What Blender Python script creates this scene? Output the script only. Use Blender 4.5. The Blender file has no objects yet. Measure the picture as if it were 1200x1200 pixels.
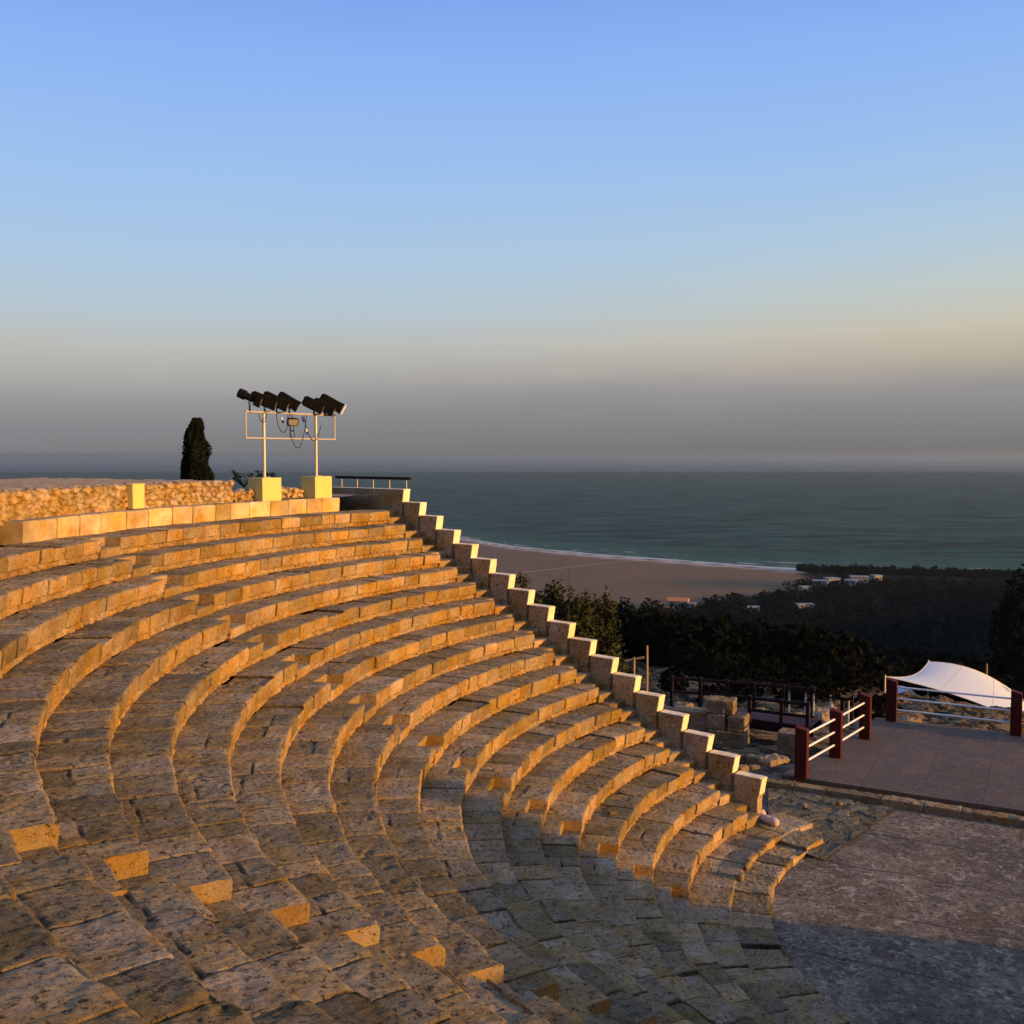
import bpy, math, random
import numpy as np
from mathutils import Vector, Matrix

random.seed(7)
rng = np.random.default_rng(7)
SC = bpy.context.scene
COL = SC.collection
PI = math.pi

# ------------------------------------------------------------------ layout
OX, OY = 12.363, 18.976            # centre of the orchestra
CAMZ, PITCH = 8.996, 0.0573
H, D = 0.4192, 0.75                # rise and tread of a seat row
R17 = 8.81
AEND = 2.4592                      # direction of the far end of the seating
BEND = -0.5708
dv = np.array([math.cos(AEND), math.sin(AEND)])
nv = np.array([-dv[1], dv[0]])     # points from the end wall into the seating
ST1, ST2, ST3 = 2.960, 3.7136, 4.467
SEA_Z = -75.0
SUN_AZ, SUN_EL = math.radians(-22.0), math.radians(8.5)

def AO(al, off, z=0.0):            # along / across the end of the seating -> world
    q = np.array([OX, OY]) + dv*al + nv*off
    return (q[0], q[1], z)

def POL(r, th, z=0.0):
    return (OX + r*math.cos(th), OY + r*math.sin(th), z)

# ------------------------------------------------------------------ noise
def _hash(ix, iy, iz, seed):
    with np.errstate(over='ignore'):
        h = (ix.astype(np.uint32)*np.uint32(374761393) + iy.astype(np.uint32)*np.uint32(668265263)
             + iz.astype(np.uint32)*np.uint32(2147483647) + np.uint32(seed*1013904223 & 0xffffffff))
        h = (h ^ (h >> np.uint32(13)))*np.uint32(1274126177)
        h = (h ^ (h >> np.uint32(16)))*np.uint32(2246822519)
        h = h ^ (h >> np.uint32(15))
    return h.astype(np.float64)/4294967295.0

def vnoise(p, seed=0):
    f = np.floor(p); i = f.astype(np.int64); t = p - f
    t = t*t*(3-2*t)
    out = 0
    for dx in (0, 1):
        wx = t[:, 0] if dx else 1-t[:, 0]
        for dy in (0, 1):
            wy = t[:, 1] if dy else 1-t[:, 1]
            for dz in (0, 1):
                wz = t[:, 2] if dz else 1-t[:, 2]
                out = out + wx*wy*wz*_hash(i[:, 0]+dx, i[:, 1]+dy, i[:, 2]+dz, seed)
    return out*2-1

def fbm(p, octaves=3, seed=0, gain=0.5):
    a, s, o = 1.0, 0.0, 0.0
    for k in range(octaves):
        o = o + a*vnoise(p*(2.03**k), seed+k*17); s += a; a *= gain
    return o/s

def cells(p, seed=0):              # 2-D cellular noise: F1, F2, cell value
    f = np.floor(p).astype(np.int64)
    F1 = np.full(len(p), 9.0); F2 = np.full(len(p), 9.0); V = np.zeros(len(p))
    z0 = np.zeros(len(p), dtype=np.int64)
    for dx in (-1, 0, 1):
        for dy in (-1, 0, 1):
            ix, iy = f[:, 0]+dx, f[:, 1]+dy
            cx = ix + 0.12 + 0.76*_hash(ix, iy, z0, seed+1)
            cy = iy + 0.12 + 0.76*_hash(ix, iy, z0, seed+2)
            v = _hash(ix, iy, z0, seed+3)
            dd = np.hypot(p[:, 0]-cx, p[:, 1]-cy)
            m = dd < F1
            F2 = np.where(m, F1, np.minimum(F2, dd)); V = np.where(m, v, V); F1 = np.where(m, dd, F1)
    return F1, F2, V

def smooth(a, b, x):
    t = np.clip((x-a)/(b-a), 0, 1)
    return t*t*(3-2*t)

# ------------------------------------------------------------------ mesh helpers
def grid_faces(nu, nv_, off=0, flip=False):
    i = np.arange(nu-1)[:, None]*nv_ + np.arange(nv_-1)[None, :]
    i = i.ravel() + off
    f = np.stack([i, i+nv_, i+nv_+1, i+1], 1)
    return f[:, ::-1] if flip else f

class MB:
    """collects geometry in world coordinates and links it as one mesh"""
    def __init__(s): s.v = []; s.f = []; s.n = 0; s.a = {}
    def add(s, v, f, **attrs):
        v = np.asarray(v, float).reshape(-1, 3)
        f = [np.asarray(q)+s.n for q in f] if isinstance(f, list) else np.asarray(f)+s.n
        s.v.append(v); s.f.append(f)
        for k in set(attrs) | set(s.a):
            arr = s.a.setdefault(k, [np.zeros(s.n)] if s.n else [])
            val = attrs.get(k, 0.0)
            arr.append(np.broadcast_to(np.asarray(val, float), (len(v),)).copy())
        s.n += len(v)
        return s
    def build(s, name, mat, parent=None, base=None, smooth_shade=False):
        V = np.concatenate(s.v) if s.v else np.zeros((0, 3))
        if parent is not None: o3 = np.array(parent.matrix_world.translation if parent.get('_w') is None else parent['_w'])
        else: o3 = np.array(base if base is not None else (0, 0, 0), float)
        loc = o3
        if parent is not None and base is None:
            L = np.zeros(3)
        else: L = o3
        loops = []; starts = []; totals = []; c = 0
        for f in s.f:
            if isinstance(f, list):
                for q in f:
                    loops.append(q); starts.append(np.array([c])); totals.append(np.array([len(q)])); c += len(q)
            else:
                k = f.shape[1]; m = len(f)
                loops.append(f.ravel()); starts.append(c+np.arange(m)*k); totals.append(np.full(m, k)); c += m*k
        me = bpy.data.meshes.new(name)
        me.vertices.add(len(V)); me.vertices.foreach_set('co', (V-loc).astype(np.float32).ravel())
        if c:
            lo = np.concatenate(loops).astype(np.int32)
            me.loops.add(c); me.loops.foreach_set('vertex_index', lo)
            st = np.concatenate(starts).astype(np.int32); tt = np.concatenate(totals).astype(np.int32)
            me.polygons.add(len(st)); me.polygons.foreach_set('loop_start', st); me.polygons.foreach_set('loop_total', tt)
            me.polygons.foreach_set('use_smooth', np.full(len(st), smooth_shade, dtype=bool))
        for k, arr in s.a.items():
            at = me.attributes.new(k, 'FLOAT', 'POINT'); at.data.foreach_set('value', np.concatenate(arr).astype(np.float32))
        me.update(calc_edges=True); me.validate(verbose=False)
        if mat is not None: me.materials.append(mat)
        o = bpy.data.objects.new(name, me); COL.objects.link(o)
        if parent is not None: o.parent = parent; o['_w'] = tuple(loc)
        else: o.location = loc; o['_w'] = tuple(loc)
        return o

def empty(name, loc):
    o = bpy.data.objects.new(name, None); COL.objects.link(o); o.location = loc
    o.empty_display_size = 0.2; o['_w'] = tuple(float(q) for q in loc)
    return o

def tag(o, label, cat, group=None):
    o['label'] = label; o['category'] = cat
    if group: o['group'] = group
    return o
def thing(name, label, cat, loc, group=None): return tag(empty(name, loc), label, cat, group)
def kind(o, k): o['kind'] = k; return o

def frame_axes(ax):
    ax = np.array(ax, float); ax /= np.linalg.norm(ax)
    up = np.array([0, 0, 1.0]) if abs(ax[2]) < 0.9 else np.array([1.0, 0, 0])
    s = np.cross(ax, up); s /= np.linalg.norm(s); u = np.cross(s, ax)
    return ax, s, u

def tube(mb, pts, r, n=8, caps=True, **at):
    pts = np.array(pts, float); r = np.broadcast_to(np.asarray(r, float), (len(pts),))
    rings = []
    for i, q in enumerate(pts):
        t = pts[min(i+1, len(pts)-1)] - pts[max(i-1, 0)]
        ax, s, u = frame_axes(t)
        a = np.arange(n)*2*PI/n
        rings.append(q + r[i]*(np.cos(a)[:, None]*s + np.sin(a)[:, None]*u))
    V = np.concatenate(rings); F = []
    k = np.arange(n)
    fs = np.concatenate([np.stack([i*n+k, i*n+(k+1) % n, (i+1)*n+(k+1) % n, (i+1)*n+k], 1) for i in range(len(pts)-1)])
    mb.add(V, fs, **at)
    if caps:
        b = mb.n-len(V)
        mb.f.append([np.arange(n)[::-1]+b, np.arange(n)+b+(len(pts)-1)*n])
    return mb

def box_axes(mb, c, ax, sx, sy, sz, half, taper=1.0, chamfer=0.0, **at):
    """box with half sizes along three axes; front (+ax) face scaled by taper; chamfered long edges"""
    c = np.array(c, float)
    hx, hy, hz = half
    ring = [(-hy, -hz), (hy, -hz), (hy, hz), (-hy, hz)]
    if chamfer > 0:
        k = chamfer
        ring = [(-hy+k, -hz), (hy-k, -hz), (hy, -hz+k), (hy, hz-k), (hy-k, hz), (-hy+k, hz), (-hy, hz-k), (-hy, -hz+k)]
    n = len(ring)
    V = [c - hx*ax + a*sy + b*sz for a, b in ring] + [c + hx*ax + taper*(a*sy + b*sz) for a, b in ring]
    b0 = mb.n
    k = np.arange(n)
    mb.add(V, np.stack([k, (k+1) % n, n+(k+1) % n, n+k], 1), **at)
    mb.f.append([k[::-1]+b0, k+n+b0])
    return mb

def bbox(mb, lo, hi, bev=0.0, **at):
    lo = np.array(lo, float); hi = np.array(hi, float)
    return rbox(mb, (lo+hi)/2, np.eye(3), (hi-lo)/2, bev if bev else 0.004, 0.0, 99, 0, **at)

def rbox(mb, c, M, half, r, amp, res, seed, warp=None, scale=6.0, **at):
    """rounded box with noise: M rows = local axes; half sizes; r = edge radius; amp = noise depth"""
    half = np.array(half, float); c = np.array(c, float); M = np.array(M, float)
    r = min(r, half.min()*0.95)
    def ticks(h):
        n = max(1, int(round(2*(h-r)/res)))
        core = np.linspace(-h+r, h-r, n+1)
        e = r*np.array([1.0, 0.45]) if r > 0 else []
        return np.concatenate([-h + np.array([0, r*0.4]), core, h - np.array([r*0.4, 0])]) if r > 1e-6 else core
    T = [ticks(h) for h in half]
    for axis in range(3):
        a, b = (axis+1) % 3, (axis+2) % 3
        A, B = np.meshgrid(T[a], T[b], indexing='ij')
        for sgn in (-1, 1):
            P = np.zeros((A.size, 3)); P[:, axis] = sgn*half[axis]; P[:, a] = A.ravel(); P[:, b] = B.ravel()
            inner = np.clip(P, -half+r, half-r); dd = P-inner
            L = np.linalg.norm(dd, axis=1, keepdims=True); N = dd/np.maximum(L, 1e-9)
            Q = inner + N*r
            if amp > 0:
                w = (Q @ M + c)
                disp = fbm(w*scale + seed*3.7, 3, seed)*amp + fbm(w*scale*4 + 11.1, 2, seed+5)*amp*0.35
                Q = Q + N*disp[:, None]
            if warp is not None: Q = warp(Q)
            W = Q @ M + c
            mb.add(W, grid_faces(len(T[a]), len(T[b]), flip=(sgn < 0)), **at)
    return mb

def yawM(deg, tilt=0.0, roll=0.0):
    m = Matrix.Rotation(math.radians(deg), 3, 'Z') @ Matrix.Rotation(tilt, 3, 'X') @ Matrix.Rotation(roll, 3, 'Y')
    return np.array([list(m.col[0]), list(m.col[1]), list(m.col[2])])

# ------------------------------------------------------------------ materials
def newmat(name):
    m = bpy.data.materials.new(name); m.use_nodes = True
    nt = m.node_tree; nt.nodes.clear()
    out = nt.nodes.new('ShaderNodeOutputMaterial'); bs = nt.nodes.new('ShaderNodeBsdfPrincipled')
    nt.links.new(bs.outputs[0], out.inputs[0])
    return m, nt, bs
class NT:
    def __init__(s, nt): s.nt = nt; s.pos = nt.nodes.new('ShaderNodeNewGeometry').outputs['Position']
    def n(s, t, **k):
        q = s.nt.nodes.new(t)
        for a, b in k.items(): setattr(q, a, b)
        return q
    def l(s, a, b): s.nt.links.new(a, b)
    def put(s, sock, v):
        if hasattr(v, 'is_linked') or isinstance(v, bpy.types.NodeSocket): s.l(v, sock)
        else: sock.default_value = v
    def noise(s, scale, detail=4, rough=0.6, dist=0.0, vec=None, stretch=None):
        q = s.n('ShaderNodeTexNoise'); q.inputs['Scale'].default_value = scale; q.inputs['Detail'].default_value = detail
        q.inputs['Roughness'].default_value = rough; q.inputs['Distortion'].default_value = dist
        v = vec or s.pos
        if stretch:
            mp = s.n('ShaderNodeMapping'); mp.inputs['Scale'].default_value = stretch; s.l(v, mp.inputs[0]); v = mp.outputs[0]
        s.l(v, q.inputs['Vector']); return q.outputs['Fac']
    def voro(s, scale, feature='F1', vec=None):
        q = s.n('ShaderNodeTexVoronoi', feature=feature); q.inputs['Scale'].default_value = scale
        s.l(vec or s.pos, q.inputs['Vector']); return q
    def ramp(s, x, a, b, lo=0.0, hi=1.0):
        q = s.n('ShaderNodeMapRange', interpolation_type='SMOOTHSTEP'); s.l(x, q.inputs[0])
        q.inputs[1].default_value = a; q.inputs[2].default_value = b; q.inputs[3].default_value = lo; q.inputs[4].default_value = hi
        return q.outputs[0]
    def math(s, op, a, b=0.0):
        q = s.n('ShaderNodeMath', operation=op); s.put(q.inputs[0], a); s.put(q.inputs[1], b); return q.outputs[0]
    def mix(s, f, a, b, blend='MIX'):
        q = s.n('ShaderNodeMix', data_type='RGBA', blend_type=blend)
        s.put(q.inputs[0], f)
        for sock, v in ((q.inputs[6], a), (q.inputs[7], b)):
            if isinstance(v, tuple): sock.default_value = (*v, 1.0) if len(v) == 3 else v
            else: s.l(v, sock)
        return q.outputs[2]
    def attr(s, name): return s.n('ShaderNodeAttribute', attribute_name=name).outputs['Fac']
    def bump(s, h, strength, dist, bs, prev=None):
        q = s.n('ShaderNodeBump'); q.inputs['Strength'].default_value = strength; q.inputs['Distance'].default_value = dist
        s.l(h, q.inputs['Height'])
        if prev is not None: s.l(prev, q.inputs['Normal'])
        s.l(q.outputs[0], bs.inputs['Normal']); return q.outputs[0]

def stone_mat(name, c1, c2, top=None, dark=(0.05, 0.045, 0.04), lich=0.5, pale=(0.5, 0.45, 0.36), bump=1.0, fine=38.0, tlich=None, rust=(0.30, 0.15, 0.05)):
    m, nt, bs = newmat(name); N = NT(nt)
    tint = N.attr('tint')
    base = N.mix(N.ramp(N.noise(1.3, 6, 0.7), 0.3, 0.7), c1, c2)
    base = N.mix(N.ramp(N.noise(0.9, 5, 0.7, 0.5), 0.52, 0.70, 0, 0.6), base, rust)
    tp = N.attr('top')
    if top is not None:
        tbase = N.mix(N.ramp(N.noise(2.1, 7, 0.75), 0.32, 0.68), top[0], top[1])
        base = N.mix(tp, base, tbase)
    # each block a slightly different stone
    val = N.math('MULTIPLY_ADD', tint, 0.75); nt.nodes[-1].inputs[2].default_value = 0.62
    hsv = N.n('ShaderNodeHueSaturation'); N.l(base, hsv.inputs['Color']); N.l(val, hsv.inputs['Value'])
    hue = N.math('MULTIPLY_ADD', tint, -0.014); nt.nodes[-1].inputs[2].default_value = 0.507
    N.l(hue, hsv.inputs['Hue'])
    sat = N.ramp(N.noise(1.7, 3, 0.6), 0.3, 0.7, 0.75, 1.2); N.l(sat, hsv.inputs['Saturation'])
    col = hsv.outputs[0]
    pl = N.ramp(N.noise(3.2, 8, 0.75, 0.8), 0.54, 0.70, 0, 0.65)
    col = N.mix(pl, col, pale)
    tl = lich if tlich is None else tlich
    off = N.math('MULTIPLY_ADD', tp, -0.14*(tl-lich)); nt.nodes[-1].inputs[2].default_value = -0.14*lich
    def lichen(scale, dist, a, b, amt):
        n1 = N.math('SUBTRACT', N.noise(scale, 9, 0.76, dist), off)
        return N.ramp(n1, a, b, 0, amt)
    if top is not None:
        col = N.mix(N.math('MULTIPLY', tp, N.ramp(N.noise(1.9, 6, 0.7, 0.4), 0.56, 0.70, 0, 0.22)), col, (0.24, 0.20, 0.08))
        col = N.mix(N.math('MULTIPLY', tp, N.ramp(N.noise(2.7, 6, 0.7, 0.4), 0.56, 0.70, 0, 0.35)), col, (0.20, 0.17, 0.17))
    col = N.mix(lichen(5.5, 0.6, 0.63, 0.76, 0.7), col, dark)
    col = N.mix(lichen(14.0, 0.3, 0.61, 0.69, 0.9), col, dark)
    col = N.mix(lichen(34.0, 0.2, 0.63, 0.71, 0.5), col, dark)
    sp = N.ramp(N.noise(fine*1.3, 5, 0.7), 0.56, 0.66, 0, 0.7)
    col = N.mix(sp, col, tuple(q*0.42 for q in c2))
    sp2 = N.ramp(N.noise(fine*0.8+3, 5, 0.7), 0.58, 0.68, 0, 0.6)
    col = N.mix(sp2, col, pale)
    jt = N.math('MULTIPLY', N.attr('joint'), N.ramp(N.noise(6.0, 3, 0.6), 0.3, 0.5, 0.35, 0.95))
    col = N.mix(jt, col, (0.022, 0.018, 0.014))
    N.l(col, bs.inputs['Base Color'])
    bs.inputs['Roughness'].default_value = 0.95; bs.inputs['Specular IOR Level'].default_value = 0.10
    b = N.bump(N.noise(5.0, 10, 0.75), 1.0*bump if bump < 1 else 1.0, 0.05*bump, bs)
    b = N.bump(N.noise(fine*0.5, 8, 0.8), min(1.0, bump), 0.045*bump, bs, b)
    N.bump(N.noise(fine*1.9, 4, 0.7), min(1.0, bump), 0.02*bump, bs, b)
    return m

def plain_mat(name, c, rough=0.6, var=0.15, bump=0.15, scale=8.0, spec=0.3, metal=0.0):
    m, nt, bs = newmat(name); N = NT(nt)
    a = tuple(q*(1-var) for q in c); b = tuple(min(1, q*(1+var)) for q in c)
    col = N.mix(N.noise(scale, 5, 0.65), a, b)
    col = N.mix(N.ramp(N.noise(scale*3.1, 6, 0.7), 0.58, 0.75, 0, 0.45*min(1, var*3)), col, tuple(q*0.45 for q in c))
    N.l(col, bs.inputs['Base Color'])
    bs.inputs['Roughness'].default_value = rough; bs.inputs['Specular IOR Level'].default_value = spec; bs.inputs['Metallic'].default_value = metal
    if bump > 0: N.bump(N.noise(scale*4, 4, 0.6), bump, 0.02, bs)
    return m

LIME = stone_mat('weathered_limestone', (0.56, 0.36, 0.145), (0.38, 0.225, 0.075),
                 top=((0.50, 0.37, 0.19), (0.29, 0.205, 0.105)), lich=0.45, tlich=0.62, dark=(0.034, 0.030, 0.026), pale=(0.52, 0.42, 0.27))
ASH = stone_mat('ashlar_limestone', (0.60, 0.42, 0.18), (0.36, 0.22, 0.085), top=((0.42, 0.34, 0.23), (0.30, 0.24, 0.16)), lich=0.15, tlich=0.4, pale=(0.58, 0.45, 0.27), bump=0.5, rust=(0.26, 0.17, 0.09))
WALLM = stone_mat('end_wall_limestone', (0.52, 0.385, 0.205), (0.37, 0.26, 0.125), lich=0.62, pale=(0.64, 0.52, 0.33), dark=(0.05, 0.038, 0.026), bump=0.8)
EDGE = stone_mat('sunlit_cream_edge', (0.80, 0.69, 0.47), (0.70, 0.57, 0.35), lich=-0.1, pale=(0.82, 0.74, 0.56), bump=0.5, rust=(0.66, 0.52, 0.30))  # wall stone made paler to imitate sun on its edges
RUBBLE = stone_mat('rubble_stone', (0.62, 0.44, 0.21), (0.46, 0.28, 0.10), top=((0.42, 0.33, 0.25), (0.30, 0.23, 0.17)), lich=0.05, pale=(0.66, 0.54, 0.37), bump=1.0)
RUIN = stone_mat('ruin_limestone', (0.36, 0.27, 0.16), (0.24, 0.17, 0.09), lich=0.5, bump=1.0)
PAVE = stone_mat('paving_stone', (0.24, 0.21, 0.14), (0.15, 0.13, 0.085), lich=0.6, dark=(0.035, 0.033, 0.026), pale=(0.32, 0.28, 0.19), rust=(0.14, 0.13, 0.08))
MARBLE = stone_mat('pinkish_column_stone', (0.55, 0.42, 0.36), (0.42, 0.30, 0.25), lich=0.1, pale=(0.65, 0.55, 0.5), bump=0.5)
YELLOW = plain_mat('yellow_painted_concrete', (0.66, 0.53, 0.17), 0.8, 0.17, 0.25, 5)
GALV = plain_mat('galvanised_steel', (0.55, 0.47, 0.38), 0.5, 0.12, 0.05, 14, 0.4, 0.3)
PIPE = plain_mat('white_painted_pipe', (0.72, 0.72, 0.72), 0.4, 0.06, 0.0, 9)
BLACK = plain_mat('black_lamp_metal', (0.006, 0.006, 0.006), 0.8, 0.2, 0.1, 20, 0.08)
GLASS = plain_mat('lamp_lens', (0.25, 0.22, 0.16), 0.15, 0.1, 0.0, 20, 0.6)
BLUE = plain_mat('blue_plug_plastic', (0.02, 0.03, 0.16), 0.5, 0.1, 0.0, 20)
WHITE = plain_mat('white_painted_metal', (0.78, 0.76, 0.72), 0.5, 0.05, 0.0, 9)
REDW = plain_mat('dark_red_painted_timber', (0.06, 0.0055, 0.004), 0.75, 0.4, 0.3, 6, 0.2)
DARKW = plain_mat('dark_stained_timber', (0.018, 0.008, 0.007), 0.8, 0.3, 0.4, 6, 0.2)
DECKW = plain_mat('purple_brown_deck_boards', (0.11, 0.05, 0.05), 0.85, 0.3, 0.4, 7, 0.2)
POLEW = plain_mat('pale_timber_pole', (0.38, 0.26, 0.15), 0.85, 0.2, 0.3, 7, 0.2)
CANVAS = plain_mat('white_canvas', (0.60, 0.62, 0.62), 0.9, 0.04, 0.1, 2.0, 0.1)
HOUSEW = plain_mat('white_render', (0.26, 0.26, 0.27), 0.9, 0.08, 0.1, 1.0, 0.1)
TILE = plain_mat('orange_roof_tiles', (0.52, 0.22, 0.10), 0.9, 0.15, 0.2, 2.0, 0.1)
BARK = plain_mat('rough_bark', (0.07, 0.05, 0.035), 0.95, 0.3, 0.6, 9, 0.1)

def leaf_mat(name, a, b, dry=None):
    m, nt, bs = newmat(name); N = NT(nt)
    col = N.mix(N.attr('tint'), a, b)
    N.l(col, bs.inputs['Base Color']); bs.inputs['Roughness'].default_value = 0.9; bs.inputs['Specular IOR Level'].default_value = 0.05 if b[0] < 0.03 else 0.2
    return m
LEAF = leaf_mat('olive_green_leaves', (0.010, 0.015, 0.005), (0.060, 0.062, 0.016))
CYP = leaf_mat('cypress_foliage', (0.006, 0.009, 0.005), (0.016, 0.020, 0.010))
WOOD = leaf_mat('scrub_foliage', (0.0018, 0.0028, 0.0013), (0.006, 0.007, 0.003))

# orchestra floor: worn dark surface with pale scuffs
def floor_mat():
    m, nt, bs = newmat('worn_orchestra_floor'); N = NT(nt)
    c = N.mix(N.ramp(N.noise(0.7, 6, 0.7), 0.3, 0.7), (0.10, 0.078, 0.054), (0.24, 0.19, 0.13))
    c = N.mix(N.ramp(N.noise(2.6, 8, 0.78, 1.2), 0.50, 0.66, 0, 0.75), c, (0.50, 0.43, 0.33))
    c = N.mix(N.ramp(N.noise(6.5, 9, 0.8, 0.4), 0.49, 0.60, 0, 0.9), c, (0.036, 0.031, 0.027))
    c = N.mix(N.ramp(N.noise(11, 8, 0.8), 0.54, 0.64, 0, 0.8), c, (0.50, 0.44, 0.34))
    c = N.mix(N.ramp(N.noise(0.45, 5, 0.7, 0.8), 0.42, 0.60, 0, 0.55), c, (0.075, 0.054, 0.035))
    # long cracks between the cast strips
    mp = N.n('ShaderNodeMapping'); mp.inputs['Rotation'].default_value = (0, 0, math.radians(27)); N.l(N.pos, mp.inputs[0])
    ad = N.n('ShaderNodeVectorMath', operation='ADD'); nz = N.n('ShaderNodeTexNoise'); nz.inputs['Scale'].default_value = 1.3; nz.inputs['Detail'].default_value = 5
    N.l(N.pos, nz.inputs['Vector']); sc = N.n('ShaderNodeVectorMath', operation='SCALE'); sc.inputs['Scale'].default_value = 0.35
    N.l(nz.outputs['Color'], sc.inputs[0]); N.l(mp.outputs[0], ad.inputs[0]); N.l(sc.outputs[0], ad.inputs[1])
    sx = N.n('ShaderNodeSeparateXYZ'); N.l(ad.outputs[0], sx.inputs[0])
    fr = N.math('FRACT', N.math('MULTIPLY', sx.outputs[1], 0.43))
    ln = N.math('LESS_THAN', N.math('ABSOLUTE', N.math('SUBTRACT', fr, 0.5)), 0.016)
    c = N.mix(N.math('MULTIPLY', ln, 0.6), c, (0.03, 0.027, 0.025))
    N.l(c, bs.inputs['Base Color']); bs.inputs['Roughness'].default_value = 0.92; bs.inputs['Specular IOR Level'].default_value = 0.15
    b = N.bump(N.noise(4.0, 8, 0.75), 0.8, 0.06, bs); N.bump(N.noise(22, 4, 0.7), 0.7, 0.02, bs, b)
    return m
FLOORM = floor_mat()

def deck_mat():
    m, nt, bs = newmat('stage_paving_panels'); N = NT(nt)
    mp = N.n('ShaderNodeMapping'); mp.inputs['Rotation'].default_value = (0, 0, math.radians(28.3)); N.l(N.pos, mp.inputs[0])
    br = N.n('ShaderNodeTexBrick', offset=0.0); N.l(mp.outputs[0], br.inputs['Vector'])
    br.inputs['Scale'].default_value = 1.0; br.inputs['Brick Width'].default_value = 1.55; br.inputs['Row Height'].default_value = 1.55
    br.inputs['Mortar Size'].default_value = 0.012; br.inputs['Mortar Smooth'].default_value = 0.3
    br.inputs['Color1'].default_value = (0.145, 0.098, 0.062, 1); br.inputs['Color2'].default_value = (0.115, 0.077, 0.048, 1); br.inputs['Mortar'].default_value = (0.055, 0.045, 0.042, 1)
    c = N.mix(N.ramp(N.noise(1.4, 6, 0.7), 0.4, 0.65, 0, 0.6), br.outputs['Color'], (0.075, 0.062, 0.06))
    c = N.mix(N.ramp(N.noise(4.5, 8, 0.78, 0.5), 0.50, 0.64, 0, 0.6), c, (0.05, 0.042, 0.04))
    c = N.mix(N.ramp(N.noise(15, 6, 0.75), 0.52, 0.66, 0, 0.6), c, (0.25, 0.20, 0.17))
    N.l(c, bs.inputs['Base Color']); bs.inputs['Roughness'].default_value = 0.85; bs.inputs['Specular IOR Level'].default_value = 0.2
    N.bump(N.noise(16, 6, 0.7), 0.5, 0.02, bs)
    return m
DECKM = deck_mat()

# ------------------------------------------------------------------ seat rows
def joints_for(L, lo, hi, rs):
    q = [0.0]
    while q[-1] < L:
        q.append(q[-1] + rs.uniform(lo, hi))
    if L - q[-2] < lo*0.6 and len(q) > 2: q.pop(-2)
    q[-1] = L
    return np.array(q)

def columns(L, J, res, th0, R, far=None):
    base = []
    u = 0.0
    while u < L:
        base.append(u)
        th = th0 + u/R
        u += res if (far is None or th < far) else res*3.5
    base = np.array(base + [L])
    inner = J[1:-1]
    if len(inner):
        d = np.abs(base[:, None]-inner[None, :]).min(1)
        base = base[d > 0.03]
        ex = (inner[:, None] + np.array([-0.03, -0.014, -0.005, 0.005, 0.014, 0.03])[None, :]).ravel()
        base = np.concatenate([base, ex])
    base = np.unique(np.clip(np.round(base, 5), 0, L))
    return base

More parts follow.
